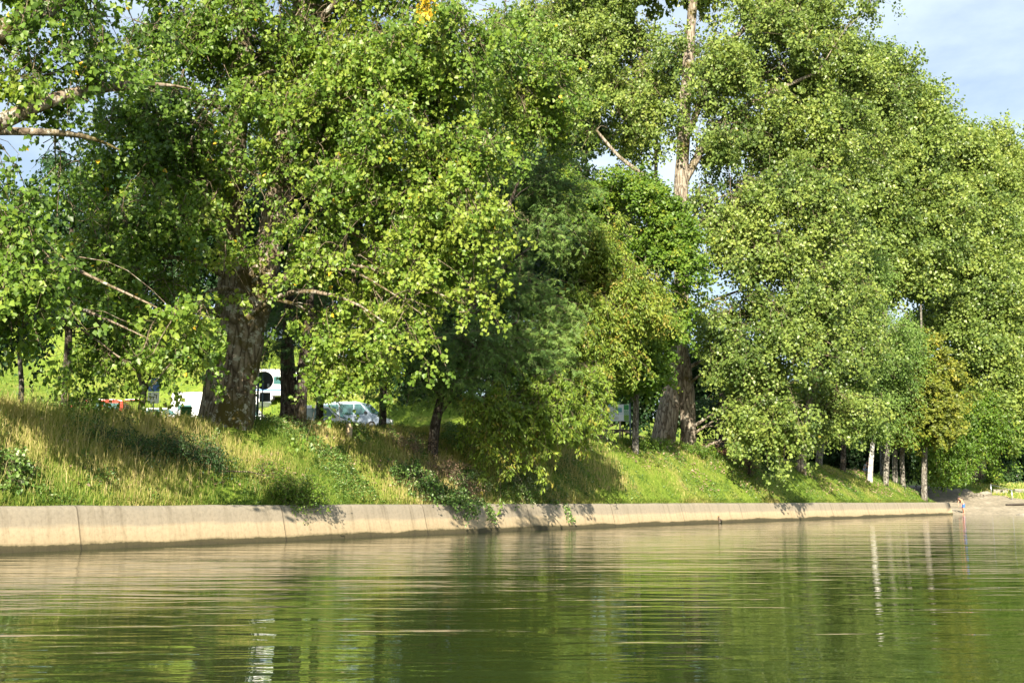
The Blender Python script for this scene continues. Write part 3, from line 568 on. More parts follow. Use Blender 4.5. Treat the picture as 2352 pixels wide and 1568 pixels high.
# second big poplar
mid = dict(blen=2.1, sprays=5, slen=.8, lps=17, leaf=.20, lw=.95, droop=.6, jitter=.19, tip=.5, gap=.545, gscale=.55, inner=.4, tb=.5, twig=.022, tw_sprays=False, yellow=.002, bare=.08)
make_tree('poplar_tree', 'tall poplar with split buttressed trunk standing between maple and black bench', 'tree', 71,
  [[(1522, 1040, 60), (1526, 990, 50), (1536, 930, 46), (1553, 870, 42), (1563, 780, 36), (1566, 640, 34), (1562, 500, 34), (1566, 380, 32), (1574, 240, 28), (1584, 100, 24), (1594, -20, 20), (1600, -250, 12)],
   [(1583, 1040, 34, 71.3), (1581, 980, 34, 71.3), (1578, 920, 36, 71.3), (1573, 850, 32, 71.3), (1566, 790, 20, 71.3)],
   [(1570, 420, 20), (1640, 290, 17), (1720, 240, 14), (1800, 200, 10), (1880, 165, 6)], [(1572, 330, 16), (1660, 110, 14), (1740, 40, 12), (1820, -40, 8)],
   [(1566, 560, 14), (1500, 420, 12), (1420, 360, 9), (1370, 300, 6)], [(1510, 640, 10, 73.5), (1505, 430, 9, 73.5), (1510, 250, 7, 73.5), (1500, 60, 4, 73.5)]],
  [(1310, 130, 90, 150, 75, 2.5), (1420, 130, 100, 150, 73, 2.5), (1480, 230, 70, 140, 72, 2., dict(per=.9)), (1400, 300, 90, 70, 74, 2., dict(per=.7)), (1620, 120, 110, 140, 70, 2.2, dict(per=.9)), (1760, 110, 130, 140, 72, 2.6, dict(per=.9)), (1900, 130, 110, 160, 74, 2.8),
   (1700, 300, 110, 90, 71, 2.4), (1860, 300, 130, 120, 73, 2.8), (1980, 260, 80, 130, 77, 2.6), (1690, 440, 90, 90, 70, 2.2, dict(per=1.2)), (1820, 470, 120, 120, 71, 2.8, dict(per=1.1)), (1720, 590, 90, 90, 69, 2.2, dict(per=1.2)), (1640, 500, 40, 100, 70, 1.4),
   (1830, 650, 110, 100, 70.5, 2.6, dict(per=1.2)), (1700, 740, 90, 80, 68.5, 2., dict(per=1.3)), (1810, 800, 100, 90, 69, 2.3, dict(per=1.3)), (1700, 830, 60, 50, 68, 1.6, dict(per=1.4)), (1780, 930, 100, 80, 68.5, 2., dict(per=1.4)), (1735, 950, 60, 45, 68, 1.4, dict(per=1.3)), (1820, 1000, 50, 35, 69.5, 1.),
   (1600, 300, 60, 60, 70, 1.2, dict(per=.5)), (2010, 15, 30, 25, 72, .8, dict(n=8)), (1500, -200, 300, 230, 73, 5, dict(coarse=1.9, per=.7)), (1820, -160, 170, 170, 74, 5, dict(coarse=1.9, per=.7))],
  'poplar_far', 'bark_pale', flare=.3, dens=1.5, limb_r=.13, rough=.12, **mid)
make_tree('poplar_tree', 'poplar with pale smooth leaning trunk just left of the slim dark trunks', 'tree', 82,
  [[(1838, 1078, 24), (1842, 1040, 19), (1850, 1000, 17), (1862, 900, 14), (1880, 700, 10)]],
  [(1900, 620, 90, 120, 84, 3), (1930, 780, 80, 100, 84, 2.6), (1880, 930, 70, 70, 82, 2.2), (1960, 920, 60, 60, 84, 2)], 'poplar_far', 'bark_pale', dens=1.7, flare=.15, **mid)
make_tree('poplar_tree', 'poplar filling the gap behind locust and chestnut, left of the tall split-trunk poplar', 'tree', 86,
  [[(1300, 985, 22), (1300, 800, 20), (1302, 500, 15), (1306, 150, 7)]],
  [(1260, 100, 110, 110, 86, 3.2), (1340, 230, 90, 110, 86, 3.), (1240, 280, 100, 130, 87, 3.2), (1280, 430, 100, 110, 86, 3.), (1350, 560, 90, 110, 86, 3.), (1200, 480, 90, 120, 87, 3.), (1430, 480, 80, 90, 87, 2.6, dict(per=.8)), (1500, 680, 90, 90, 88, 2.6, dict(per=.8)), (1160, 150, 80, 120, 88, 3.), (1330, 20, 90, 90, 86, 3.)], 'poplar_far', 'bark_grey', dens=1.1, flare=.1, **dict(mid, leaf=.24))
# slim row at the bank end
sm = dict(blen=1.6, sprays=6, slen=.8, lps=12, leaf=.2, lw=.6, droop=.6, jitter=.2, gap=.36, gscale=.45, inner=.3, tb=.5, tw_sprays=False, twig=.02)
make_tree('willow_tree', 'soft feathery green tree on a grey mottled trunk, first of the slim row', 'tree', 90,
  [[(1879, 1082, 17), (1882, 1040, 15), (1890, 1000, 14), (1900, 900, 11), (1920, 760, 8)]], [(1930, 720, 70, 90, 88, 2.5), (1890, 900, 70, 60, 87, 2.), (1950, 820, 70, 80, 87, 2.2)], 'willow', 'bark_grey', dens=1.8, flare=.15, **sm)
make_tree('willow_tree', 'feathery green tree on a straight dark brown trunk in the slim row', 'tree', 92,
  [[(1936, 1090, 13), (1937, 1040, 12), (1938, 985, 11), (1950, 850, 9), (1970, 650, 6)]], [(1980, 650, 70, 90, 90, 2.6), (2000, 760, 80, 90, 90, 2.5), (1960, 920, 70, 60, 92, 2.), (2030, 860, 60, 80, 94, 2.)], 'willow', 'bark_dark', dens=1.9, flare=.1, **sm)
make_tree('birch_tree', 'slim tree with bright white trunk at the end of the grassy bank', 'tree', 93,
  [[(1997, 1103, 13), (2000, 1060, 11), (2005, 1015, 9.5), (2012, 900, 7), (2020, 760, 5)]], [(2030, 900, 70, 70, 94, 2.), (2010, 980, 60, 35, 93.5, 1.4), (2060, 780, 60, 70, 95, 2.)], 'willow', 'bark_white', dens=1.9, flare=.05, **sm)
make_tree('broadleaf_tree', 'slim tree with brown lichen-spotted trunk right of the white trunk', 'tree', 96,
  [[(2033, 1105, 13), (2036, 1060, 12), (2040, 1020, 11), (2046, 900, 8), (2060, 760, 5)]], [(2070, 900, 60, 70, 97, 2.), (2050, 990, 50, 35, 96, 1.4), (2090, 830, 50, 60, 98, 1.8)], 'maple', 'bark_grey', dens=1.9, flare=.1, **sm)
make_tree('broadleaf_tree', 'twin-trunked tree with pale speckled stems behind the last slim trunk', 'tree', 99,
  [[(2056, 1103, 13), (2055, 1060, 12), (2058, 1000, 10), (2064, 860, 7)], [(2074, 1106, 11), (2071, 1060, 11), (2074, 1000, 9), (2090, 880, 6)]], [(2080, 960, 60, 50, 99, 2.), (2110, 860, 60, 70, 100, 2.)], 'maple', 'bark_grey', dens=1.9, flare=.1, **sm)
make_tree('maple_tree', 'small golden green maple with pale mottled trunk last on the bank edge', 'tree', 99,
  [[(2122, 1132, 14), (2122, 1090, 12.5), (2124, 1045, 12), (2126, 960, 9), (2120, 860, 6), (2115, 700, 4)]],
  [(2120, 900, 80, 60, 97, 2.2, dict(per=1.2)), (2100, 970, 70, 50, 96.5, 1.8, dict(per=1.2)), (2150, 980, 60, 40, 97, 1.6), (2130, 820, 60, 60, 98, 2.), (2170, 900, 50, 60, 98, 1.8)], 'maple_gold', 'bark_grey', dens=2.1, flare=.15, **dict(mp_, leaf=.22, droop=.4))
# far poplars on the right
fr_ = dict(blen=2.6, sprays=6, slen=1.1, lps=15, leaf=.29, lw=.9, droop=.12, jitter=.28, tip=.45, gap=.46, gscale=.4, inner=.35, tb=.5, tw_sprays=False, twig=.03)
make_tree('poplar_tree', 'tall poplar whose crown tops the descending row just right of the split-trunk one', 'tree', 104,
  [[(2030, 1110, 20), (2030, 1000, 18), (2032, 700, 14), (2036, 300, 7)]],
  [(2020, 200, 60, 100, 104, 3.), (1970, 340, 100, 120, 103, 3.5), (2060, 320, 90, 110, 105, 3.5), (2020, 460, 110, 110, 103, 3.5), (2000, 590, 100, 90, 103, 3.2), (2120, 500, 90, 100, 106, 3.2), (2090, 620, 90, 80, 105, 3.), (2060, 160, 25, 50, 105, 1.2), (2112, 220, 40, 55, 107, 1.8), (2150, 300, 40, 70, 108, 2.)], 'poplar_far', 'bark_grey', dens=1.05, flare=.1, **fr_)
make_tree('poplar_tree', 'poplar with rounded crown in the middle of the far right row', 'tree', 116,
  [[(2245, 1104, 44, 125), (2243, 1050, 34, 124), (2238, 980, 28, 122), (2225, 800, 20, 118), (2215, 400, 9, 116)]],
  [(2190, 420, 80, 110, 114, 3.5), (2230, 540, 100, 110, 116, 3.5), (2170, 620, 90, 110, 113, 3.4), (2240, 700, 110, 100, 114, 3.6), (2180, 800, 90, 90, 112, 3.2), (2270, 840, 110, 90, 114, 3.4), (2200, 350, 40, 50, 115, 2.), (2220, 960, 90, 60, 112, 2.8)], 'poplar_far', 'bark_pale', dens=1.15, flare=.4, **fr_)
make_tree('poplar_tree', 'yellowish loose-topped poplar farthest along the row at the right border', 'tree', 132,
  [[(2400, 1100, 30), (2395, 900, 24), (2380, 600, 16), (2360, 350, 7)]],
  [(2270, 380, 50, 90, 128, 3., dict(tb=.7)), (2320, 420, 60, 100, 130, 3., dict(tb=.66)), (2350, 560, 80, 110, 130, 4., dict(tb=.55)), (2290, 600, 80, 110, 126, 3.6), (2350, 750, 90, 110, 128, 4.), (2360, 900, 90, 80, 126, 3.6), (2420, 480, 90, 200, 134, 4., dict(coarse=1.4)), (2300, 330, 22, 45, 129, 1.2, dict(tb=.75)), (2243, 330, 20, 45, 128, 1.2, dict(tb=.75))], 'poplar_far', 'bark_grey', dens=1.0, flare=.1, **dict(fr_, droop=.15))
make_tree('broadleaf_tree', 'dense deep green tree drooping to the gravel beach right of the bank end', 'tree', 112,
  [[(2121, 1108, 12), (2122, 1040, 11), (2150, 950, 8)]],
  [(2190, 1010, 60, 60, 109, 2.4, dict(per=1.2)), (2230, 960, 70, 60, 110, 2.6, dict(per=1.2)), (2170, 1070, 45, 40, 108, 1.8, dict(per=1.3)), (2150, 1010, 40, 60, 108, 1.8), (2270, 1000, 60, 50, 111, 2.4)], 'maple', 'bark_dark', dens=1.7, flare=.1, **dict(sm, leaf=.25, tb=.42))
make_tree('broadleaf_tree', 'low spreading tree shading the man in white at the right border', 'tree', 126,
  [[(2370, 1100, 20), (2368, 1040, 16), (2360, 960, 10)]],
  [(2310, 950, 70, 55, 126, 3., dict(per=1.2)), (2390, 930, 90, 70, 128, 3., dict(per=1.))], 'maple', 'bark_dark', dens=1.5, flare=.1, **dict(sm, leaf=.27, tb=.35))
# dark trees behind the slim trunks and the board
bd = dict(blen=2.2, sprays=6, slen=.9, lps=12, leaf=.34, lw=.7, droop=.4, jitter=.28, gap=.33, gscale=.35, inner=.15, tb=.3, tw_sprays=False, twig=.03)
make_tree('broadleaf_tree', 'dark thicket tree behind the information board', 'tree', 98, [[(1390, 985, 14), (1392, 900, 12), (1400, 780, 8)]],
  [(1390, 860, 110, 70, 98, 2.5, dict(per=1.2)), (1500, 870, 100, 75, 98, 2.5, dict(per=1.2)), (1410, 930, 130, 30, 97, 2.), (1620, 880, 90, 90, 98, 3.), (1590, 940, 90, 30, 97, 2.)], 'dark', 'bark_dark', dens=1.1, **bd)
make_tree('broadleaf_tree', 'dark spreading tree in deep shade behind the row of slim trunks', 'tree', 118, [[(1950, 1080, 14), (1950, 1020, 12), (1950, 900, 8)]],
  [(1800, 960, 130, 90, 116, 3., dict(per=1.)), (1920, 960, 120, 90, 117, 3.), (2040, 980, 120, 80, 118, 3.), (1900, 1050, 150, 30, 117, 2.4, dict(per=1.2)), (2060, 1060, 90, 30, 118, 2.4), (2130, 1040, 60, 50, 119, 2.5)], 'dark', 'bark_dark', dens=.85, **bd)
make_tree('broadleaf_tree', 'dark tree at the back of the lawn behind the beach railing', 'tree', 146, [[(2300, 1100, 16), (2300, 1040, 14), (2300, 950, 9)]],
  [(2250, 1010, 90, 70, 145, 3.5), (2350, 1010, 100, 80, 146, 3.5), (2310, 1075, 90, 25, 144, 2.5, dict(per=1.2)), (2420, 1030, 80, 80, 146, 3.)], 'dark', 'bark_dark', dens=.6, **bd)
make_tree('sapling', 'small dark sapling with its own shadow on the bank below the bench', 'tree', 72.5,
  [[(1722, 1092, 8), (1721, 1070, 7), (1724, 1040, 5), (1726, 1000, 3)]], [(1728, 1050, 40, 30, 72.4, .8, dict(n=26)), (1740, 1075, 24, 18, 72.2, .5, dict(n=10))], 'dark', 'bark_dark', dens=3, flare=.1, **dict(bk, leaf=.13, slen=.4, blen=.8, tb=.8))
make_tree('oak_tree', 'dark stubby trunk behind the black bench under the poplar leaves', 'tree', 78,
  [[(1653, 1025, 24), (1652, 1000, 20), (1652, 970, 18), (1660, 900, 12)]], [(1650, 930, 60, 40, 79, 1.5)], 'dark', 'bark_dark', dens=1.4, **bk)
# ------------------------------------------------------------------ shrubs, brambles, vines
def shrub(name, label, px, d, blobs, mat, opt, cat='shrub', group=None):
    g0 = on_ground(px, d); root = empty(name, g0, label, cat, group); gl = Geo(); gt = Geo()
    for bl in blobs:
        p = on_ground(bl[0], bl[1]); c = p + np.array([0, 0, bl[4] * .7])
        n = bl[5]; k = F / bl[1]
        # express as image blob around c
        y_ = c[1]; dz = (c[2] - HC) / y_; a = math.atan(dz) - PITCH; py = CY - F * math.tan(a)
        pxx = CX + F * c[0] / (y_ * ca + (c[2] - HC) * sa)
        crown(gl, gt, (pxx, py, bl[2] * k, bl[4] * k, y_, bl[3]), n, gnd=.03, **opt)
        for _ in range(6):
            e = c + rdir(1)[0] * np.array([bl[2], bl[3], bl[4]]) * .7; e[2] = max(e[2], float(Zxy(e[0], e[1])[0]) + .1)
            q = p + np.array([rng.normal() * .1, rng.normal() * .1, -.1]); pp = limb_pts(q, e, .1, 7); tubes(gt, pp[None], np.linspace(.02, .006, 7)[None], 5)
    gt.build('stem', M['twig'], root); gl.build('foliage', M[mat], root)
    return root
so = dict(blen=.7, sprays=6, slen=.3, lps=9, leaf=.07, lw=.6, droop=.5, jitter=.06, gap=.25, gscale=1.2, inner=.2, tb=.45, twig=.006)
shrub('locust_shrub', 'leafy green shrub on the bank below the double-trunked locust', 690, 36.2, [(690, 36.2, .9, .6, .6, 60), (650, 36, .6, .5, .5, 36), (735, 36.3, .7, .5, .45, 36), (610, 36.6, .5, .5, .35, 20)], 'maple', dict(so, kind='poplar'))
shrub('locust_shrub', 'dark ferny shrub crowding the foot of the big forked trunk', 400, 34, [(400, 34, .9, .6, .5, 36), (330, 33.4, .8, .6, .4, 26), (470, 34.6, .7, .5, .5, 30), (250, 32.6, .8, .5, .3, 20)], 'dark', dict(so, tb=.7))
shrub('weed_clump', 'yellow-flecked broadleaf weeds at the far left of the bank', 18, 28.2, [(15, 28.2, .35, .3, .45, 14), (28, 28.8, .3, .3, .35, 10)], 'bramble', dict(so, leaf=.1, lw=.8))
bro = dict(blen=.8, sprays=6, slen=.3, lps=8, leaf=.085, lw=.8, droop=.6, jitter=.05, gap=.3, gscale=1.3, inner=.1, tb=.5, tvar=.35, twig=.006)
shrub('bramble_bush', 'sprawling bramble with pale leaves above the wall, left of the two hanging vines', 1000, 43, [(960, 43.0, 1.2, .8, .3, 60), (1030, 43.6, 1.2, .8, .35, 70), (1100, 44.8, 1.0, .7, .3, 55), (920, 42.8, .9, .6, .3, 34), (1060, 46, 1., .8, .3, 40)], 'bramble', bro)
shrub('bramble_bush', 'pale-leaved bramble spilling down the bank to the second hanging vine', 1270, 49, [(1230, 48.2, 1., .8, .3, 50), (1290, 49.6, 1.1, .7, .3, 55), (1320, 50.4, .8, .6, .3, 36), (1190, 49.2, 1., .8, .25, 36)], 'bramble', bro)
shrub('dry_bush', 'tangle of dry brown pods and twigs under the leaning locust', 940, 45, [(930, 45.4, 1., .5, .4, 40), (1010, 45.2, 1.1, .5, .45, 45), (1070, 45.4, .7, .5, .4, 25)], 'pod', dict(so, leaf=.06, lw=.5, lps=5))
shrub('nettle_patch', 'fresh green nettle patch on the sunny slope right of the split poplar trunk', 1500, 66, [(1490, 65.5, 1.2, .8, .3, 36), (1450, 64, 1., .7, .25, 26), (1585, 69.5, 1.2, .8, .25, 30), (1620, 71, 1., .7, .22, 22)], 'maple', dict(so, blen=.5, leaf=.1, tb=.45, sprays=7))
shrub('round_shrub', 'loose green shrub beside the broad trunk on the lawn', 2283, 122, [(2283, 122, 1., .8, 1.2, 26)], 'maple', dict(so, blen=1.2, leaf=.25, slen=.6, tb=.6))
shrub('round_shrub', 'dark bush left of the man in white', 2318, 126, [(2318, 126, 1.3, 1., 1.4, 40), (2300, 127, 1., .8, .8, 20)], 'dark', dict(so, blen=1.2, leaf=.25, slen=.6, tb=.7))
def vine(label, px, s_off, n, length, seed):
    x = None
    i = np.argmin(np.abs((PL1[:, 0] - X_at(px, 1, 1) * PL1[:, 1])))
    gl = Geo(); gt = Geo(); T = np.array([N1[i][1], -N1[i][0], 0])
    root = empty('hanging_vine', (*(PL1[i] + N1[i] * .6), 1.14), label, 'vine', 'vines hanging over the wall')
    top = np.array([*(PL1[i] + N1[i] * .75), 1.2]); nrm = np.array([*N1[i], 0])
    for k in range(n):
        off = T * rng.normal() * .16; L = length * (.4 + .6 * rng.random())
        zs = np.linspace(1.2, 1.2 - L, 9)
        inn = np.interp(zs, [-.2, .18, .86, 1.0, 1.075, 1.16, 1.2], [-.1, .0, .2, .25, .28, .42, .7])
        P = np.stack([np.array([*PL1[i], 0]) + off + nrm * (v - .04) + np.array([0, 0, z]) for v, z in zip(inn, zs)]) + np.cumsum(rng.normal(size=(9, 3)) * .02, 0) * np.array([1, 1, 0])
        tubes(gt, P[None], np.linspace(.008, .003, 9)[None], 4)
        m_ = int(36 * L / length); tt = rng.random(m_) * 8; i0 = np.minimum(tt.astype(int), 7); p = P[i0] + (P[i0 + 1] - P[i0]) * (tt - i0)[:, None] + rng.normal(size=(m_, 3)) * .04 - nrm * .05
        leaves(gl, p, rdir(m_) + np.array([0, 0, -.6]), SUN * .7 - nrm * .5 + rdir(m_) * .8, .08 + .05 * rng.random(m_), .075 * np.ones(m_), np.clip(.55 + .25 * rng.normal(size=m_), .1, 1))
    gt.build('stem', M['twig'], root); gl.build('foliage', M['bramble'], root)
vine('bramble vine hanging down the wall under the leaning locust', 1140, 0, 7, 1.15, 1)
vine('second bramble vine trailing down the wall to the water, farther right', 1310, 0, 6, 1.2, 2)
vine('thin short bramble shoot hanging just left of the first vine', 1085, 0, 2, .6, 3)
# ------------------------------------------------------------------ grass
def grass(smin, smax, tmin, tmax, n, h0, h1, dry0, w, lean=.5, clump=.5, stalk=False):
    s = smin + (smax - smin) * rng.random(n); t = tmin + (tmax - tmin) * rng.random(n)
    xs = np.interp(s, SL[:n1_], PL1[:, 0]) + np.interp(s, SL[:n1_], N1[:, 0]) * t; ys = np.interp(s, SL[:n1_], PL1[:, 1]) + np.interp(s, SL[:n1_], N1[:, 1]) * t
    nz = vnoise(np.stack([xs * .9, ys * .9, xs * 0], -1)); nz2 = vnoise(np.stack([xs * .35 + 9, ys * .35, xs * 0], -1))
    keep = nz > clump * rng.random(n); xs, ys, nz, nz2, s, t = (a[keep] for a in (xs, ys, nz, nz2, s, t)); n = len(xs)
    z = Zxy_fast(xs, ys, s, t); h = (h0 + (h1 - h0) * rng.random(n) ** 2) * (.55 + .9 * nz2)
    az = rng.random(n) * 6.283; ln = lean * (.3 + rng.random(n)); d = np.stack([np.cos(az), np.sin(az), 0 * az], 1)
    d = norm(d + np.array([.35, -.35, 0])); sd = np.stack([-d[:, 1], d[:, 0], 0 * az], 1)
    # make the blade face roughly across the view
    sd = norm(sd * .5 + np.array([1, .2, 0])); b = np.stack([xs, ys, z - .03], 1)
    m_ = b + np.array([0, 0, 1.]) * (h * .6)[:, None] + d * (h * ln * .25)[:, None]; tp = b + np.array([0, 0, 1.]) * (h * (1 - .3 * ln))[:, None] + d * (h * ln * .9)[:, None]
    ww = (w * (.6 + .8 * rng.random(n)))[:, None]
    V = np.stack([b - sd * ww * .5, b + sd * ww * .5, m_ + sd * ww * .4, m_ - sd * ww * .4, tp], 1).reshape(-1, 3)
    i = np.arange(n)[:, None] * 5
    tint = np.clip(dry0 + (nz2 - .5) * .7 + rng.normal(size=n) * .16, 0, 1)
    if stalk: tint = np.clip(.8 + rng.normal(size=n) * .1, .6, 1)
    gg.add(V, T=i + np.array([3, 2, 4]), Q=i + np.array([0, 1, 2, 3]), a=np.repeat(tint, 5))
def Zxy_fast(x, y, s, t): return Zst(s, t) + bumpy(x, y, t, s)
gg = Geo()
sx = lambda px: float(np.interp(px, [0, 400, 860, 1320, 1837, 2173], [st(X_at(p, dd, 0), dd)[0][0] for p, dd in ((0, 26.5), (400, 31.2), (860, 38.4), (1320, 50.8), (1837, 73.6), (2173, 102))]))
s0 = sx(0) - 6; sA = sx(860); sB = sx(1400); sC = SE - .4
grass(s0, sA, .75, 7.5, 52000, .14, .5, .46, .016)
grass(s0, sA, .72, 2.6, 22000, .10, .32, .30, .014)
grass(s0, sx(620), 1.0, 7, 2600, .45, 1.05, .85, .013, lean=.45, stalk=True, clump=.8)
grass(s0, sx(260), 2., 6.5, 9000, .3, .8, .6, .014)
grass(sA, sB, .72, 8, 46000, .12, .45, .55, .02)
grass(sx(1300), sx(1480), 1.2, 5, 2400, .4, .85, .8, .016, stalk=True, clump=.7)
grass(sB, sC, .72, 8, 56000, .07, .28, .33, .026, lean=.7)
grass(sB, sC, .72, 2., 20000, .05, .16, .2, .028, lean=.7)
grass(s0, sC, 7.5, 14, 26000, .1, .35, .35, .03)
grass(s0, sC, .5, .9, 26000, .10, .34, .4, .02, lean=1.2)
go = gg.build('grass', M['grass']); tag(go, kind='stuff')
gg = Geo()
def cover(smin, smax, tmin, tmax, n, h, leaf, thr):
    s = smin + (smax - smin) * rng.random(n); t = tmin + (tmax - tmin) * rng.random(n)
    xs = np.interp(s, SL[:n1_], PL1[:, 0]) + np.interp(s, SL[:n1_], N1[:, 0]) * t; ys = np.interp(s, SL[:n1_], PL1[:, 1]) + np.interp(s, SL[:n1_], N1[:, 1]) * t
    nz = vnoise(np.stack([xs * .8 + 40, ys * .8, xs * 0], -1)); nz = nz * .6 + .4 * vnoise(np.stack([xs * 2.3, ys * 2.3 + 7, xs * 0], -1)); k = nz > thr
    xs, ys, s, t, nz = (q[k] for q in (xs, ys, s, t, nz)); n = len(xs)
    z = Zxy_fast(xs, ys, s, t) + h * rng.random(n) * np.clip((nz - thr) * 6, .2, 1)
    leaves(gg, np.stack([xs, ys, z], 1), rdir(n) * np.array([1, 1, .5]), SUN * .6 + rdir(n) * .8, leaf * (.6 + .8 * rng.random(n)), leaf * .6 * (.6 + .8 * rng.random(n)), np.clip(.45 + rng.normal(size=n) * .22, .02, .93), .45)
cover(s0, sA, .75, 7, 70000, .5, .08, .56)
cover(sA, sB, .75, 8, 80000, .5, .09, .54)
cover(sB, sC, .8, 8, 60000, .22, .10, .56)
tag(gg.build('weeds', M['bramble']), kind='stuff')
gg = Geo(); n = 16000; s = s0 + (sC - s0) * rng.random(n); t = 1.2 + 7.5 * rng.random(n)
xs = np.interp(s, SL[:n1_], PL1[:, 0]) + np.interp(s, SL[:n1_], N1[:, 0]) * t; ys = np.interp(s, SL[:n1_], PL1[:, 1]) + np.interp(s, SL[:n1_], N1[:, 1]) * t
nz = vnoise(np.stack([xs * .5 + 90, ys * .5, xs * 0], -1)); k = nz > .52; xs, ys, s, t = xs[k], ys[k], s[k], t[k]; n = len(xs)
z = np.maximum(Zxy_fast(xs, ys, s, t), np.where(t < .95, 1.14, -9)) + .02 + .12 * rng.random(n)
leaves(gg, np.stack([xs, ys, z], 1), rdir(n) * np.array([1, 1, .3]), np.array([0, -.4, 1.]) + rdir(n) * .5, .09 + .07 * rng.random(n), .09 + .05 * rng.random(n), rng.random(n), .45)
tag(gg.build('leaf_litter', M['pod']), kind='stuff')
# lawn behind the beach
gg = Geo(); n = 16000
s = SE + 6 + rng.random(n) * 34; t = np.clip(20 - 1.3 * (s - SE), 7.5, 20) + .3 + rng.random(n) * 24
xs = np.interp(s, SL, PL[:, 0]) + np.interp(s, SL, NL[:, 0]) * t; ys = np.interp(s, SL, PL[:, 1]) + np.interp(s, SL, NL[:, 1]) * t
z = Zxy_fast(xs, ys, s, t); b_ = np.stack([xs, ys, z - .02], 1); h = .1 + .35 * rng.random(n) ** 3; w_ = .05 + .03 * rng.random(n)
V = np.stack([b_ - np.array([1, 0, 0]) * w_[:, None], b_ + np.array([1, 0, 0]) * w_[:, None], b_ + np.stack([rng.normal(size=n) * .1, rng.normal(size=n) * .1, h], 1)], 1).reshape(-1, 3)
gg.add(V, T=np.arange(n * 3).reshape(-1, 3), a=np.repeat(np.clip(.45 + rng.normal(size=n) * .2, 0, 1), 3))
tag(gg.build('lawn_grass', M['grass']), kind='stuff')
# distant meadow grass tufts on the hill
gg = Geo(); n = 26000
s = sx(0) - 20 + rng.random(n) * 90; t = 14 + rng.random(n) * 62
xs = np.interp(s, SL[:n1_], PL1[:, 0]) + np.interp(s, SL[:n1_], N1[:, 0]) * t; ys = np.interp(s, SL[:n1_], PL1[:, 1]) + np.interp(s, SL[:n1_], N1[:, 1]) * t
z = Zxy_fast(xs, ys, s, t); b_ = np.stack([xs, ys, z - .02], 1); h = .15 + .3 * rng.random(n) ** 2; w_ = .06 + .05 * rng.random(n); an = rng.normal(size=n) * .5
sd = np.stack([np.cos(an), np.sin(an), 0 * an], 1) * w_[:, None]
V = np.stack([b_ - sd, b_ + sd, b_ + np.stack([rng.normal(size=n) * .1, rng.normal(size=n) * .1, h], 1)], 1).reshape(-1, 3)
gg.add(V, T=np.arange(n * 3).reshape(-1, 3), a=np.repeat(np.clip(.25 + rng.normal(size=n) * .12, 0, .6), 3))
tag(gg.build('meadow_grass', M['grass']), kind='stuff')
# ------------------------------------------------------------------ made things
M['red'] = simple('red_paint', (.42, .035, .012), .25, 0, .05, coat=.6)
M['orange'] = simple('orange_decal', (.75, .16, .03), .4, 0, .1)
M['white'] = simple('white_paint', (.78, .79, .8), .35, 0, .04, coat=.3)
M['silver'] = simple('silver_paint', (.5, .54, .6), .3, .35, .05, coat=.5)  # silver, with the bluish cast of shade and sky put into the colour
M['shade_blue'] = simple('shade_tinted_paint', (.42, .5, .6), .3, .15, .05, coat=.5)  # bluish body colour stands for shade and reflected sky, not blue paint
M['blue'] = simple('blue_paint', (.05, .16, .42), .4, 0, .06)
M['black'] = simple('black_plastic', (.018, .018, .02), .5)
M['dark_wood'] = simple('dark_wood', (.045, .036, .028), .8, 0, .4, 12, .3)
M['grey_wood'] = simple('grey_wood', (.3, .25, .17), .85, 0, .3, 12, .3)
M['post_wood'] = simple('tan_post_wood', (.42, .33, .2), .85, 0, .3, 9, .3)
M['steel'] = simple('galvanised_steel', (.42, .45, .48), .4, .7, .1)
M['bluesteel'] = simple('blue_grey_steel', (.10, .14, .18), .45, .4, .1)
M['green_bin'] = simple('green_plastic', (.015, .10, .025), .45, 0, .1)
M['sign_back'] = simple('sign_back_grey', (.06, .065, .075), .5, .2, .1)
M['sign_white'] = simple('sign_white', (.72, .75, .78), .4, 0, .05)
M['sign_blue'] = simple('sign_blue', (.02, .12, .5), .4, 0, .05)
M['sky_blue'] = simple('light_blue_print', (.12, .42, .72), .4, 0, .05)
M['sign_green'] = simple('sign_green', (.02, .22, .05), .4, 0, .05)
M['sign_lime'] = simple('sign_lime', (.12, .28, .03), .4, 0, .05)
M['map'] = simple('map_print', (.6, .64, .58), .5, 0, .3, 5)
M['map_teal'] = simple('map_teal', (.12, .34, .36), .5, 0, .3, 4)
M['rubber'] = simple('tyre_rubber', (.02, .02, .02), .8)
M['interior'] = simple('car_interior', (.03, .03, .035), .8)
M['skin'] = simple('skin', (.55, .26, .17), .5, 0, .08, 5)
M['hair'] = simple('dark_hair', (.02, .014, .01), .6)
M['shorts_blue'] = simple('blue_swim_shorts', (.03, .14, .42), .7, 0, .1)
M['shirt_white'] = simple('white_shirt', (.72, .75, .82), .8, 0, .05)
M['shirt_grey'] = simple('grey_shirt', (.4, .45, .52), .8, 0, .08)
M['shorts_grey'] = simple('grey_green_shorts', (.14, .2, .17), .8, 0, .1)
M['jeans'] = simple('pale_jeans', (.25, .34, .5), .8, 0, .1)
M['stone'] = simple('beach_stone', (.22, .2, .16), .9, 0, .3, 4, .4)
M['beakduck'] = simple('duck_brown', (.10, .07, .045), .6, 0, .5, 14)
M['duckpale'] = simple('duck_pale', (.38, .34, .28), .6, 0, .2, 14)
M['bill'] = simple('duck_bill', (.35, .22, .05), .5)
m, nt, b = nmat('window_glass'); b.inputs['Base Color'].default_value = (.05, .13, .13, 1); b.inputs['Roughness'].default_value = .06; b.inputs['Metallic'].default_value = .0; b.inputs['Specular IOR Level'].default_value = .8
M['glass'] = m
def place(root, px, d, rz=0, dz=0):
    p = on_ground(px, d); root.location = (p[0], p[1], p[2] + dz); root.rotation_euler = (0, 0, rz)
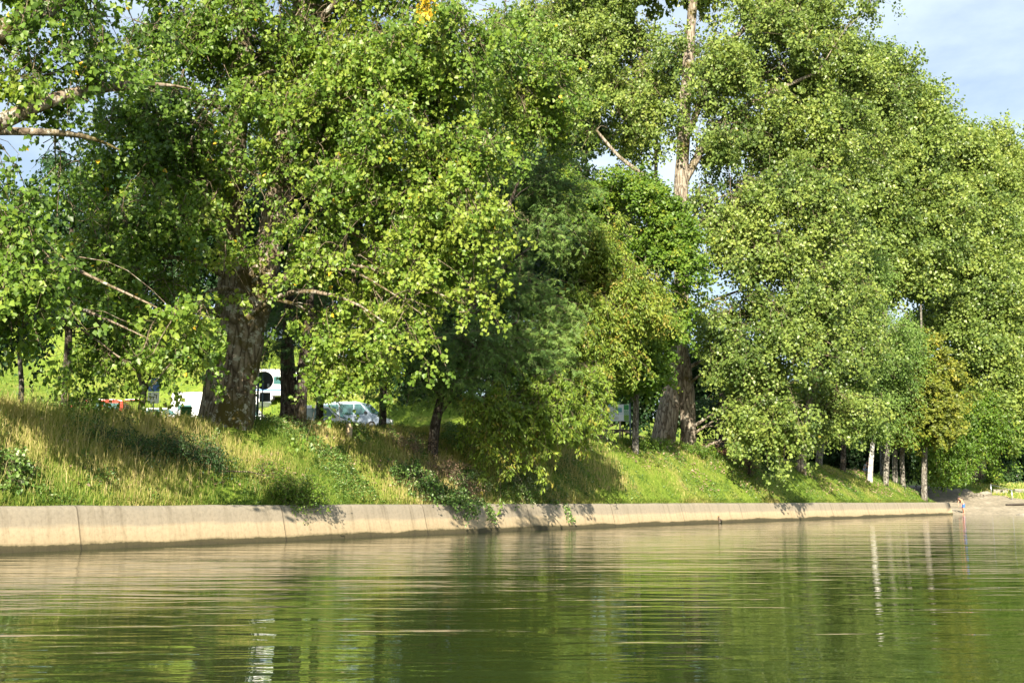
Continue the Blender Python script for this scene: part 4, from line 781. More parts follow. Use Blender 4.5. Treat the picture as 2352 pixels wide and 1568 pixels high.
def wheel(parent, x, y, r=.33, w=.2):
    bm = bmesh.new(); cyl(bm, (x, y - w / 2, r), (x, y + w / 2, r), r, n=20); o = bm_obj('wheel', bm, M['rubber'], parent, True)
    s = -1 if y < 0 else 1
    bm = bmesh.new(); cyl(bm, (x, y + s * w * .45, r), (x, y + s * (w * .5 + .02), r), r * .62, r * .5, n=14); bm_obj('rim', bm, M['steel'], o)
def van(name, label, paint, L, H, Wd, px, d, rz, kind='van', cat='van'):
    """front toward -x, base at z 0, centred"""
    root = empty(name, (0, 0, 0), label, cat); h = Wd / 2
    x0 = -L / 2; x1 = L / 2; bh = H * .5
    body = [(x0 + .02, .32), (x0, .62), (x0 + .12, .86), (x0 + .95, bh + .12), (x0 + 1.75, H - .12), (x0 + 2.1, H - .02), (x1 - .5, H), (x1 - .12, H - .06), (x1, bh), (x1 - .02, .36), (x1 - .2, .3), (x0 + .2, .27)]
    bm = bmesh.new(); prism(bm, body, -h, h)
    o = bm_obj('body', bm, M[paint], root, False, .05)
    e = .012
    for s in (-1, 1):
        y = s * h
        def pane(nm, pts):
            bm = bmesh.new(); prism(bm, pts, y - .02 if s > 0 else y - e, y + e if s > 0 else y + .02); return bm_obj(nm, bm, M['glass'], root)
        zb = bh + .08; zt = H - .22
        pane('window', [(x0 + 1.12, zb + .04), (x0 + 1.72, zt), (x0 + 2.15, zt), (x0 + 2.15, zb)])
        pane('window', [(x0 + 2.28, zb), (x0 + 2.28, zt), (x0 + 3.3, zt), (x0 + 3.3, zb)])
        if L > 4.2: pane('window', [(x0 + 3.42, zb), (x0 + 3.42, zt), (x1 - .35, zt), (x1 - .25, zb)])
        bm = bmesh.new(); box(bm, x0 + 1.2, x0 + 1.36, y + (0.0 if s > 0 else -.2), y + (.2 if s > 0 else 0), zb + .02, zb + .2); bm_obj('mirror', bm, M['black'], root, False, .03)
        bm = bmesh.new(); box(bm, x0 + 2.05, x0 + 2.2, min(y, y + s * .03), max(y, y + s * .03), zb - .16, zb - .12); bm_obj('door_handle', bm, M['black'], root)
    bm = bmesh.new(); prism(bm, [(x0 + 1.0, bh + .2), (x0 + 1.72, H - .2), (x0 + 1.66, H - .17), (x0 + .94, bh + .23)], -h * .84, h * .84); bm_obj('windscreen', bm, M['glass'], root)
    for s in (-1, 1):
        bm = bmesh.new(); box(bm, x0 - .015, x0 + .1, s * h * .8 - .16, s * h * .8 + .16, .66, .84); bm_obj('headlight', bm, M['white'], root, False, .03)
        bm = bmesh.new(); box(bm, x1 - .06, x1 + .02, s * h * .88 - .07, s * h * .88 + .07, .75, 1.2); bm_obj('tail_light', bm, M['red'], root, False, .02)
    bm = bmesh.new(); box(bm, x0 - .06, x0 + .12, -h * .96, h * .96, .3, .52); bm_obj('bumper', bm, M['black'], root, False, .04)
    for x in (x0 + .85, x1 - .85):
        for s in (-1, 1): wheel(root, x, s * (h - .09))
    place(root, px, d, rz); return root
# red van, tailgate raised
rv = van('van', 'red van parked on the grass with its rear tailgate raised open', 'red', 4.7, 1.95, 1.85, 204, 70, rad(6))
bm = bmesh.new(); box(bm, 2.33, 2.38, -.78, .78, .55, 1.68); bm_obj('boot_opening', bm, M['interior'], rv)
bm = bmesh.new(); prism(bm, [(2.28, 1.93), (2.36, 1.98), (3.45, 2.02), (3.45, 1.95), (2.34, 1.88)], -.84, .84); tg_ = bm_obj('tailgate', bm, M['red'], rv, False, .02); tg_['label'] = 'raised tailgate'
bm = bmesh.new(); prism(bm, [(2.62, 1.885), (3.2, 1.925), (3.2, 1.905), (2.62, 1.865)], -.6, .6); bm_obj('rear_window', bm, M['glass'], tg_)
bm = bmesh.new(); box(bm, -.6, 1.9, -.945, -.928, .62, .88); bm_obj('side_stripe', bm, M['orange'], rv)
bm = bmesh.new(); box(bm, -1.5, 1.7, -.7, -.64, 1.95, 2.0); box(bm, -1.5, 1.7, .64, .7, 1.95, 2.0); bm_obj('roof_rail', bm, M['steel'], rv)
van('van', 'silver van facing right beside the double-trunked locust', 'silver', 4.9, 2.0, 1.9, 738, 74, math.pi - rad(8))
van('van', 'shade-tinted van facing right, parked behind the thin dark locust stem', 'shade_blue', 5.1, 2.1, 1.95, 815, 78, math.pi - rad(16))
# motorhome
def motorhome(label, px, d, rz):
    root = empty('motorhome', (0, 0, 0), label, 'motorhome'); h = 1.12
    bm = bmesh.new(); prism(bm, [(-1.6, .4), (-1.6, 2.05), (-2.75, 2.1), (-2.95, 2.35), (-2.75, 2.85), (-1.9, 3.05), (3.4, 3.0), (3.5, 2.8), (3.5, .45)], -h, h); bm_obj('body', bm, M['white'], root, False, .05)
    bm = bmesh.new(); prism(bm, [(-3.5, .35), (-3.52, .85), (-3.3, 1.12), (-2.55, 1.3), (-1.95, 2.04), (-1.602, 2.04), (-1.602, .35)], -.95, .95); cabo = bm_obj('cab', bm, M['white'], root, False, .05)
    for s in (-1, 1):
        y = s * .95; bm = bmesh.new(); prism(bm, [(-2.5, 1.34), (-2.0, 1.96), (-1.72, 1.96), (-1.72, 1.34)], min(y, y + s * .012), max(y, y + s * .012)); bm_obj('window', bm, M['glass'], cabo)
        y = s * h
        for a_, b_, z0, z1 in ((.2, 1.3, 1.5, 2.1), (2., 3., 1.6, 2.15)):
            bm = bmesh.new(); box(bm, a_, b_, min(y, y + s * .02), max(y, y + s * .02), z0, z1); bm_obj('window', bm, M['glass'], root, False, .008)
        bm = bmesh.new(); box(bm, -1.5, 3.4, min(y, y + s * .008), max(y, y + s * .008), .98, 1.12); bm_obj('side_stripe', bm, M['sky_blue'], root)
        bm = bmesh.new(); box(bm, -3.54, -3.4, s * .72 - .17, s * .72 + .17, .78, .98); bm_obj('headlight', bm, M['steel'], cabo, False, .03)
    bm = bmesh.new(); prism(bm, [(-2.62, 1.3), (-1.98, 2.06), (-2.03, 2.08), (-2.68, 1.33)], -.82, .82); bm_obj('windscreen', bm, M['glass'], cabo)
    bm = bmesh.new(); box(bm, -3.6, -3.42, -.93, .93, .3, .55); bm_obj('bumper', bm, M['black'], cabo, False, .04)
    for x in (-2.75, 1.9):
        for s in (-1, 1): wheel(root, x, s * .86, .35)
    place(root, px, d, rz); return root
motorhome('white motorhome with overcab bunk showing on both sides of the forked trunk', 515, 76, math.pi + rad(-8))
# caravan to the right of it
root = empty('caravan', (0, 0, 0), 'white caravan behind the round sign, right of the motorhome', 'caravan')
bm = bmesh.new(); prism(bm, [(-2.1, .45), (-2.2, 1.2), (-1.9, 2.35), (-1.5, 2.5), (1.7, 2.5), (2.05, 2.25), (2.1, .5)], -1.05, 1.05); bm_obj('body', bm, M['white'], root, False, .08)
for s in (-1, 1):
    y = s * 1.05
    for a_, b_ in ((-1.5, -.5), (.3, 1.4)):
        bm = bmesh.new(); box(bm, a_, b_, min(y, y + s * .02), max(y, y + s * .02), 1.35, 1.95); bm_obj('window', bm, M['glass'], root, False, .008)
    bm = bmesh.new(); box(bm, -2., 2., min(y, y + s * .01), max(y, y + s * .01), .85, .97); bm_obj('side_stripe', bm, M['blue'], root)
    wheel(root, .1, s * .92, .32)
bm = bmesh.new(); cyl(bm, (-3.2, 0, .5), (-2.1, 0, .5), .05); bm_obj('drawbar', bm, M['steel'], root)
place(root, 622, 84, rad(5))
# small white hatchback, mostly hidden behind leaves
root = empty('car', (0, 0, 0), 'white hatchback left of the green bin', 'car')
bm = bmesh.new(); prism(bm, [(-1.95, .3), (-2., .65), (-1.85, .85), (-1., 1.0), (-.35, 1.45), (1.2, 1.48), (1.85, 1.0), (1.95, .6), (1.9, .3)], -.84, .84); bm_obj('body', bm, M['white'], root, False, .07)
for s in (-1, 1):
    y = s * .84
    for pts in ([(-.8, 1.0), (-.25, 1.38), (.2, 1.38), (.2, 1.0)], [(.3, 1.0), (.3, 1.38), (1.1, 1.38), (1.5, 1.02)]):
        bm = bmesh.new(); prism(bm, pts, min(y, y + s * .012), max(y, y + s * .012)); bm_obj('window', bm, M['glass'], root)
    for x in (-1.25, 1.25): wheel(root, x, s * .75, .31)
    bm = bmesh.new(); box(bm, -1.99, -1.85, s * .6 - .14, s * .6 + .14, .66, .8); bm_obj('headlight', bm, M['steel'], root, False, .02)
place(root, 392, 68, rad(170))
# green bin
root = empty('wheelie_bin', (0, 0, 0), 'green plastic bin beside the forked trunk', 'bin')
bm = bmesh.new(); r0 = box(bm, -.27, .27, -.3, .3, .08, .98)
for v in r0[:4]: v.co.x *= .8; v.co.y *= .8
bm_obj('body', bm, M['green_bin'], root, False, .03)
bm = bmesh.new(); box(bm, -.3, .3, -.34, .32, .985, 1.06); bm_obj('lid', bm, M['green_bin'], root, False, .025)
for s in (-1, 1):
    bm = bmesh.new(); cyl(bm, (s * .22, .26, .1), (s * .29, .26, .1), .1); bm_obj('wheel', bm, M['rubber'], root, True)
place(root, 426, 56, .2)
# round traffic sign seen from behind on tall post
def post_sign():
    root = empty('round_sign', (0, 0, 0), 'round traffic sign seen from its dark back, on a thin steel post', 'sign')
    bm = bmesh.new(); cyl(bm, (0, 0, -.1), (0, 0, 3.3), .045, n=10); bm_obj('post', bm, M['bluesteel'], root, True)
    bm = bmesh.new(); cyl(bm, (.2, -.03, -.1), (.2, -.03, 2.1), .03, n=10); bm_obj('post', bm, M['bluesteel'], root, True)
    bm = bmesh.new(); cyl(bm, (.22, .06, 1.85), (.22, .085, 1.85), .38, n=40); bm_obj('disc', bm, M['sign_back'], root)
    bm = bmesh.new(); box(bm, .06, .5, .06, .08, .98, 1.36); bm_obj('plate', bm, M['sign_back'], root, False, .008)
    bm = bmesh.new(); box(bm, .36, .44, .05, .06, 1.58, 1.72); bm_obj('sticker', bm, M['sign_white'], root)
    return root
r = post_sign(); place(r, 590, 44.5, 0)
# parking sign
root = empty('parking_sign', (0, 0, 0), 'blue and white parking sign on a post behind the knotty stem', 'sign')
bm = bmesh.new(); cyl(bm, (0, .03, -.1), (0, .03, 2.75), .035, n=10); bm_obj('post', bm, M['steel'], root, True)
bm = bmesh.new(); box(bm, -.3, .3, -.02, 0, 1.98, 2.7); bm_obj('blue_panel', bm, M['sign_blue'], root, False, .006)
bm = bmesh.new(); box(bm, -.3, .3, -.02, 0, 1.35, 1.95); wpn = bm_obj('white_panel', bm, M['sign_white'], root, False, .006)
def glyph(parent, name, body, size, loc, mat, rz=0):
    cu = bpy.data.curves.new(name, 'FONT'); cu.body = body; cu.size = size; cu.align_x = 'CENTER'; cu.align_y = 'CENTER'; cu.extrude = .003
    o = bpy.data.objects.new(name, cu); C.objects.link(o); o.parent = parent; o.location = loc; o.rotation_euler = (math.pi / 2, 0, rz)
    bpy.context.view_layer.update(); me = bpy.data.meshes.new_from_object(o.evaluated_get(bpy.context.evaluated_depsgraph_get())); q = bpy.data.objects.new(name, me); C.objects.link(q); q.parent = parent; q.location = loc; q.rotation_euler = o.rotation_euler; me.materials.clear(); me.materials.append(M[mat]); bpy.data.objects.remove(o); q.name = name; return q
glyph(root, 'letter', 'P', .6, (0, -.026, 2.34), 'sign_white')
bm = bmesh.new()
for x0_, x1_, z0_, z1_ in ((-.16, .1, 1.68, 1.72), (-.16, -.12, 1.55, 1.72), (-.02, .02, 1.55, 1.72), (.02, .18, 1.78, 1.82), (.14, .18, 1.6, 1.78)): box(bm, x0_, x1_, -.028, -.021, z0_, z1_)
bm_obj('pictogram', bm, M['black'], wpn)
place(root, 349, 57, 0, 0)
# wooden post / stake
def stake(label, px, d, r, h, mat, cat='post'):
    root = empty('wooden_post', (0, 0, 0), label, cat)
    bm = bmesh.new(); cyl(bm, (0, 0, -.2), (.03, 0, h), r, r * .92, 14); bm_obj('shaft', bm, M[mat], root, True)
    bm = bmesh.new(); cyl(bm, (.03, 0, h), (.035, 0, h + r * .35), r * .92, r * .5, 14); bm_obj('cap', bm, M[mat], root)
    place(root, px, d)
stake('stubby tan wooden post in the dry grass below the shade-tinted van', 800, 43.4, .14, .62, 'post_wood')
stake('short pale stake in the grass right of the black bench', 1684, 75, .07, .42, 'post_wood')
# information board
def info_board():
    root = empty('information_board', (0, 0, 0), 'white information board with blue header and green strip of white waves', 'sign board'); L = 2.15; z0, z1 = 1.35, 2.4
    bm = bmesh.new(); box(bm, -L / 2, L / 2, -.02, .02, z0, z1); pn = bm_obj('panel', bm, M['sign_white'], root, False, .006)
    y = -.024
    def flat(nm, a, b_, c, d_, mat, yy=y): bm = bmesh.new(); box(bm, a, b_, yy - .003, yy + .003, c, d_); return bm_obj(nm, bm, M[mat], pn)
    flat('header', -L / 2 + .02, .12, z1 - .12, z1 - .02, 'sky_blue'); flat('green_strip', L / 2 - .34, L / 2 - .02, z0 + .38, z1 - .02, 'sign_green'); flat('lime_strip', L / 2 - .34, L / 2 - .02, z0 + .02, z0 + .37, 'sign_lime')
    flat('map', -.75, .35, z0 + .5, z1 - .16, 'map'); flat('map_lake', .3, .62, z1 - .5, z1 - .22, 'map_teal'); flat('rule', -L / 2 + .05, L / 2 - .36, z0 + .45, z0 + .465, 'sky_blue'); flat('text_block', -.9, -.3, z0 + .1, z0 + .3, 'map'); flat('text_block', -.1, .4, z0 + .1, z0 + .3, 'map'); flat('picture', -.95, -.72, z0 + .55, z0 + .75, 'blue')
    for k in range(4):
        t = np.linspace(0, 1, 25); bm = bmesh.new(); zc = z0 + .42 + k * .085 + .0
        up = [bm.verts.new((L / 2 - .33 + .3 * v, -.031, zc + .022 * math.sin(v * 6.283 * 2.5) + .014)) for v in t]; dn = [bm.verts.new((L / 2 - .33 + .3 * v, -.031, zc + .022 * math.sin(v * 6.283 * 2.5) - .014)) for v in t]
        for i in range(24): bm.faces.new((dn[i], dn[i + 1], up[i + 1], up[i]))
        bm_obj('wave_line', bm, M['sign_white'], pn)
    for x in (-L / 2 + .0, L / 2 + .05):
        bm = bmesh.new(); cyl(bm, (x, .07, -.2), (x, .07, z1 + .08), .055, n=12); bm_obj('post', bm, M['bluesteel'], root, True)
    return root
r = info_board(); place(r, 1407, 69, rad(-4), .08)
# timber rails
def rail_fence(label, pxs, d0, d1, h, n, nm='rail_fence'):
    a = on_ground(pxs[0], d0); b_ = on_ground(pxs[1], d1); root = empty(nm, a, label, 'fence')
    P = [a + (b_ - a) * k / (n - 1) for k in range(n)]
    for p in P: p[2] = float(Zxy(p[0], p[1])[0])
    for p in P:
        q = p - a; bm = bmesh.new(); cyl(bm, (q[0], q[1], q[2] - .2), (q[0], q[1], q[2] + h + .04), .065, n=10); bm_obj('post', bm, M['dark_wood'], root)
    for p, q in zip(P[:-1], P[1:]):
        u = p - a; v = q - a; bm = bmesh.new(); cyl(bm, (u[0], u[1] - .09, u[2] + h - .06), (v[0], v[1] - .09, v[2] + h - .06), .085, n=10); bm_obj('rail', bm, M['dark_wood'], root)
    return root
rail_fence('low dark timber rail fence running behind the information board', (1270, 1530), 73, 78, .55, 6)
root = empty('timber_barrier', (0, 0, 0), 'small dark timber barrier under the information board', 'barrier')
bm = bmesh.new(); cyl(bm, (-.75, 0, -.1), (-.75, 0, .95), .06); bm_obj('post', bm, M['dark_wood'], root)
bm = bmesh.new(); cyl(bm, (.75, 0, -.1), (.75, 0, .92), .06); bm_obj('post', bm, M['dark_wood'], root)
bm = bmesh.new(); cyl(bm, (-.85, 0, .98), (.85, 0, .95), .05); bm_obj('rail', bm, M['dark_wood'], root)
place(root, 1432, 71.5)
stake('tall weathered post behind the board, above the timber barrier', 1424, 74, .07, 1.9, 'grey_wood')
# black bench
root = empty('park_bench', (0, 0, 0), 'black slatted park bench under the poplar leaves', 'bench')
bm = bmesh.new()
for k in range(4): box(bm, -.85, .85, -.22 + k * .115, -.12 + k * .115, .42, .46)
bm_obj('seat', bm, M['black'], root, False, .008)
bm = bmesh.new()
for k in range(3):
    z = .52 + k * .14; yv = .26 + k * .04; vs = box(bm, -.85, .85, yv, yv + .03, z, z + .12)
bm_obj('backrest', bm, M['black'], root, False, .008)
for x in (-.65, .65):
    bm = bmesh.new(); box(bm, x - .03, x + .03, -.2, -.14, -.05, .42); box(bm, x - .03, x + .03, .2, .26, -.05, .42); box(bm, x - .03, x + .03, -.139, .199, .36, .415); prism(bm, [(x - .03, .43), (x + .03, .43), (x + .03, .95), (x - .03, .95)], .262 + .03, .33); bm_obj('leg', bm, M['black'], root)
place(root, 1645, 76, rad(155))
# brushwood
root = empty('brushwood_pile', (0, 0, 0), 'heap of brown dry branches on the shaded bank below the bench', 'brushwood'); p0 = on_ground(1675, 74.5); root.location = p0
g = Geo(); n = 220
c = np.stack([p0[0] + rng.normal(size=n) * .9, p0[1] + rng.normal(size=n) * .8], 1); z = Zxy(c[:, 0], c[:, 1]) + .05 + .25 * rng.random(n)
d_ = norm(np.stack([1 + rng.normal(size=n) * .4, -.3 + rng.normal(size=n) * .5, -.25 + rng.normal(size=n) * .2], 1)); L = .4 + .9 * rng.random(n)
P = np.stack([c[:, 0], c[:, 1], z], 1)[:, None] + d_[:, None] * (L[:, None] * np.linspace(-.5, .5, 5))[..., None] + rng.normal(size=(n, 5, 3)) * .03
P[..., 2] = np.maximum(P[..., 2], Zxy(P[..., 0].ravel(), P[..., 1].ravel()).reshape(n, 5) + .02)
tubes(g, P, np.full((n, 5), .022) * np.linspace(1, .4, 5), 5); M['brush'] = barkmat('dry_branch', [(.14, .07, .04), (.28, .16, .10), (.4, .27, .18)], 0, 4)
g.build('branches', M['brush'], root)
# fallen pale branch below forked trunk
a = on_ground(500, 34.8); b_ = on_ground(655, 36.6); g = Geo(); pp = limb_pts(a + np.array([0, 0, .12]), b_ + np.array([0, 0, .35]), .05, 10); tubes(g, pp[None], np.linspace(.035, .012, 10)[None], 6)
o = g.build('fallen_branch', M['twig']); tag(o, 'bare pale branch lying across the bank under the forked poplar', 'branch')
# ------------------------------------------------------------------ beach things
def railing(label, pts, h):
    a = on_ground(*pts[0]); root = empty('beach_railing', a, label, 'railing'); tops = []
    for px, d in pts:
        q = on_ground(px, d) - a; bm = bmesh.new(); cyl(bm, (q[0], q[1], q[2] - .2), (q[0], q[1], q[2] + h), .06, n=12); bm_obj('post', bm, M['steel'], root, True); tops.append(q + np.array([0, 0, h - .05]))
    for u, v in zip(tops[:-1], tops[1:]):
        bm = bmesh.new(); cyl(bm, u, v, .03, n=10); bm_obj('rail', bm, M['steel'], root, True)
railing('galvanised pipe railing along the edge of the beach lawn', [(2277, 114), (2325, 110), (2380, 107), (2440, 104)], 1.)
railing('grey metal railing behind the slim trunks, beside the seated person', [(1885, 104), (1925, 104.5), (1965, 105), (2010, 106), (2050, 107)], .8)
def rock(label, px, d, sx_, sy_, sz_, group=None):
    bm = bmesh.new(); bmesh.ops.create_icosphere(bm, subdivisions=3, radius=1)
    ph = rng.random() * 20
    co = np.array([v.co[:] for v in bm.verts]); k = 1 + (vnoise(co * 1.7 + ph) - .5) * .6 + (vnoise(co * 4 + ph) - .5) * .2
    for v, q in zip(bm.verts, k): v.co = Vector((v.co.x * q * sx_, v.co.y * q * sy_, v.co.z * q * sz_))
    o = bm_obj('boulder', bm, M['stone']); p = on_ground(px, d); o.location = (p[0], p[1], p[2] + sz_ * .35); tag(o, label, 'boulder', group)
rock('rough brown boulder on the ramp at the foot of the last bank trunk', 2147, 103.5, .8, .6, .55)
rock('pale stone at the waterline right of the bather', 2346, 100.6, .45, .35, .18)
rock('long pale stone beside the first railing post', 2262, 113, .8, .4, .3)
for px, lab in ((2297, 'square concrete block set in the lawn between the railing posts'), (2346, 'square concrete block at the right border behind the railing')):
    bm = bmesh.new(); box(bm, -.7, .7, -.25, .25, -.1, .36); o = bm_obj('concrete_block', bm, M['stone'], None, False, .03); p = on_ground(px, 114.5); o.location = p; o.rotation_euler = (0, 0, -.15); tag(o, lab, 'block', 'concrete blocks on the lawn')
o = None
root = empty('mooring_plank', (0, 0, 0), 'dark plank lying on the gravel at the right border below the railing', 'plank')
bm = bmesh.new(); prism(bm, [(-1.6, .0), (-1.5, .12), (1.8, .28), (1.8, .16)], -.35, .35); bm_obj('board', bm, M['dark_wood'], root, False, .01)
bm = bmesh.new(); box(bm, 1.5, 1.6, -.3, .3, -.1, .12); bm_obj('support', bm, M['dark_wood'], root); place(root, 2350, 106.5, rad(-8))
# ------------------------------------------------------------------ people
def skin_mesh(name, verts, edges, mat, parent, root_i=0, sub=2):
    me = bpy.data.meshes.new(name); me.from_pydata([v[:3] for v in verts], edges, []); o = bpy.data.objects.new(name, me); C.objects.link(o); o.parent = parent
    md = o.modifiers.new('skin', 'SKIN'); md.use_smooth_shade = True
    if not me.skin_vertices: bpy.context.view_layer.update()
    for i, v in enumerate(verts):
        sv = me.skin_vertices[0].data[i]; r = v[3]; sv.radius = r if isinstance(r, tuple) else (r, r)
    me.skin_vertices[0].data[root_i].use_root = True
    s = o.modifiers.new('sub', 'SUBSURF'); s.levels = sub; s.render_levels = sub; me.materials.append(mat); return o
def chain(V, E, start, pts):
    i = start
    for p in pts: V.append(p); E.append((i, len(V) - 1)); i = len(V) - 1
    return i
def hand(V, E, wrist, d, s=1):
    """palm then five fingers; d is hand direction"""
    w = Vector(V[wrist][:3]); d = Vector(d).normalized(); a = d.orthogonal().normalized(); b_ = d.cross(a)
    palm = w + d * .06; V.append((*palm, (.022, .036))); E.append((wrist, len(V) - 1)); pi_ = len(V) - 1
    for k, L in enumerate((.06, .075, .08, .072)):
        off = b_ * (k - 1.5) * .02; p1 = palm + off + d * .035; p2 = p1 + d * L * .55 + a * .008; p3 = p2 + d * L * .4 + a * .02
        chain(V, E, pi_, [(*p1, .010), (*p2, .009), (*p3, .007)])
    t1 = w + d * .03 - b_ * .04; t2 = t1 + d * .04 - b_ * .02 + a * .012; chain(V, E, wrist, [(*t1, .012), (*t2, .009)])
def person(label, px, d, rz, pose, cl, dz=0, cat='person'):
    """pose: dict of joints; facing -y local"""
    root = empty('person', (0, 0, 0), label, cat); V = []; E = []
    J = pose
    V.append((*J['pelvis'], (.15, .11))); 
    a = chain(V, E, 0, [(*J['waist'], (.13, .10)), (*J['chest'], (.17, .12)), (*J['neck'], (.06, .06))]); chest_i = 2
    hd = Vector(J['head']); nk = Vector(J['neck']); up = (hd - nk).normalized()
    chain(V, E, a, [(*(nk + up * .07), .055), (*(nk + up * .14), (.075, .085)), (*(nk + up * .21), (.08, .095)), (*(nk + up * .27), (.055, .065))])
    for s in 'lr':
        i = chain(V, E, chest_i, [(*J['sh' + s], .06), (*J['el' + s], .042), (*J['wr' + s], .030)])
        hand(V, E, i, J['hd' + s])
        i = chain(V, E, 0, [(*J['hip' + s], .095), (*J['kn' + s], .062), (*J['calf' + s], .055), (*J['an' + s], .038)])
        an = Vector(J['an' + s]); f = Vector(J['ft' + s]); chain(V, E, i, [(*(an + f * .06 + Vector((0, 0, -.05))), .038), (*(an + f * .17 + Vector((0, 0, -.06))), .03)])
    body = skin_mesh('body', V, E, M['skin'], root)
    # face: nose, ears, eyes, mouth
    fw = Vector(J.get('face', (0, -1, 0))).normalized(); sidev = fw.cross(up).normalized(); hc = nk + up * .19
    bm = bmesh.new(); cyl(bm, hc + fw * .07 + up * .015, hc + fw * .115 - up * .02, .008, .018, 8); bm_obj('nose', bm, M['skin'], body, True)
    for s in (-1, 1):
        bm = bmesh.new(); bmesh.ops.create_uvsphere(bm, u_segments=10, v_segments=6, radius=.011); o = bm_obj('eye', bm, M['hair'], body, True); o.location = hc + fw * .082 + sidev * .032 * s + up * .03
        bm = bmesh.new(); bmesh.ops.create_uvsphere(bm, u_segments=10, v_segments=6, radius=.025); o = bm_obj('ear', bm, M['skin'], body, True); o.location = hc + sidev * .082 * s; 
    bm = bmesh.new(); cyl(bm, hc + fw * .083 - up * .05 - sidev * .022, hc + fw * .083 - up * .05 + sidev * .022, .006, n=8); bm_obj('mouth', bm, M['bill'], body)
    hv = [(*(hc + up * .06 + fw * .035), .06), (*(hc + up * .065 - fw * .02), (.088, .088)), (*(hc - fw * .055 + up * .0), .07)]
    skin_mesh('hair', hv, [(0, 1), (1, 2)], M['hair'], body, 1)
    if 'shirt' in cl:
        Vs = [(*J['waist'], (.155, .125)), (*J['chest'], (.19, .145)), (*(Vector(J['chest']).lerp(nk, .75)), (.09, .09))]; Es = [(0, 1), (1, 2)]
        Vs.append((*Vector(J['pelvis']).lerp(Vector(J['waist']), .35), (.16, .13))); Es.append((0, 3))
        for s in 'lr': chain(Vs, Es, 1, [(*J['sh' + s], .078), (*Vector(J['sh' + s]).lerp(Vector(J['el' + s]), .6), .062)])
        o = skin_mesh('shirt', Vs, Es, M[cl['shirt']], body, 0)
    if 'legs' in cl:
        mat, frac = cl['legs']; Vs = [(*J['pelvis'], (.17, .135)), (*Vector(J['pelvis']).lerp(Vector(J['waist']), .45), (.15, .12))]; Es = [(0, 1)]
        for s in 'lr':
            h_ = Vector(J['hip' + s]); k_ = Vector(J['kn' + s]); a_ = Vector(J['an' + s]); pts = [(*h_, .118)]
            if frac <= 1: pts += [(*h_.lerp(k_, frac * .5), .105), (*h_.lerp(k_, frac), .1)]
            else: pts += [(*k_, .078), (*Vector(J['calf' + s]), .07), (*k_.lerp(a_, .92), .055)]
            chain(Vs, Es, 0, pts)
        skin_mesh('shorts' if frac <= 1 else 'trousers', Vs, Es, M[mat], body, 0)
    place(root, px, d, rz, dz); return root
stand = dict(pelvis=(0, 0, .92), waist=(0, 0, 1.08), chest=(0, .01, 1.3), neck=(0, 0, 1.47), head=(0, -.03, 1.7),
  shl=(.19, 0, 1.4), ell=(.27, -.05, 1.12), wrl=(.2, -.26, 1.3), hdl=(-.2, -.1, 1.), shr=(-.19, 0, 1.4), elr=(-.26, -.02, 1.12), wrr=(-.25, -.1, .86), hdr=(0, -.1, -1),
  hipl=(.1, 0, .86), knl=(.12, -.05, .48), calfl=(.12, .0, .34), anl=(.12, .05, .08), ftl=(0, -1, 0), hipr=(-.1, 0, .86), knr=(-.12, .04, .48), calfr=(-.13, .1, .34), anr=(-.14, .14, .08), ftr=(0, -1, 0))
person('person in white shirt and grey shorts raising a hand to the face on the lawn', 2339, 129, rad(65), dict(stand, wrl=(.06, -.2, 1.5), ell=(.25, -.18, 1.25), hdl=(-.3, .2, 1)), dict(shirt='shirt_white', legs=('shorts_grey', .8)))
bend = dict(pelvis=(0, .08, .93), waist=(0, -.02, 1.08), chest=(0, -.14, 1.27), neck=(0, -.3, 1.38), head=(0, -.5, 1.42), face=(0, -.5, -.85),
  shl=(.18, -.18, 1.32), ell=(.2, -.26, 1.04), wrl=(.16, -.24, .76), hdl=(0, -.05, -1), shr=(-.18, -.18, 1.32), elr=(-.22, -.3, 1.04), wrr=(-.16, -.3, .78), hdr=(0, -.1, -1),
  hipl=(.1, .08, .86), knl=(.12, 0, .47), calfl=(.12, .03, .33), anl=(.12, .06, .08), ftl=(0, -1, 0), hipr=(-.1, .08, .86), knr=(-.14, .08, .47), calfr=(-.16, .16, .33), anr=(-.18, .22, .08), ftr=(0, -1, 0))
person('bare-chested bather in blue shorts bending over at the water edge', 2212, 102.75, rad(-72), bend, dict(legs=('shorts_blue', .85)), .0)
sit = dict(pelvis=(0, .05, .5), waist=(0, .03, .66), chest=(0, -.06, .88), neck=(0, -.16, 1.04), head=(0, -.28, 1.24),
  shl=(.18, -.08, .97), ell=(.25, -.28, .78), wrl=(.1, -.46, .72), hdl=(-.3, -1, 0), shr=(-.18, -.08, .97), elr=(-.25, -.28, .78), wrr=(-.1, -.46, .70), hdr=(.3, -1, 0),
  hipl=(.1, 0, .5), knl=(.13, -.45, .53), calfl=(.13, -.43, .38), anl=(.13, -.4, .08), ftl=(0, -1, 0), hipr=(-.1, 0, .5), knr=(-.13, -.45, .53), calfr=(-.13, -.45, .38), anr=(-.13, -.44, .08), ftr=(0, -1, 0))
person('person in grey shirt and pale jeans sitting hunched behind the white trunk', 1987, 101, rad(60), sit, dict(shirt='shirt_grey', legs=('jeans', 2)))
root = empty('log_seat', (0, 0, 0), 'low timber log under the seated person', 'log')
bm = bmesh.new(); cyl(bm, (-.6, 0, .2), (.6, 0, .2), .2, n=18); bm_obj('log', bm, M['grey_wood'], root, True); place(root, 1987, 101.06, rad(60))
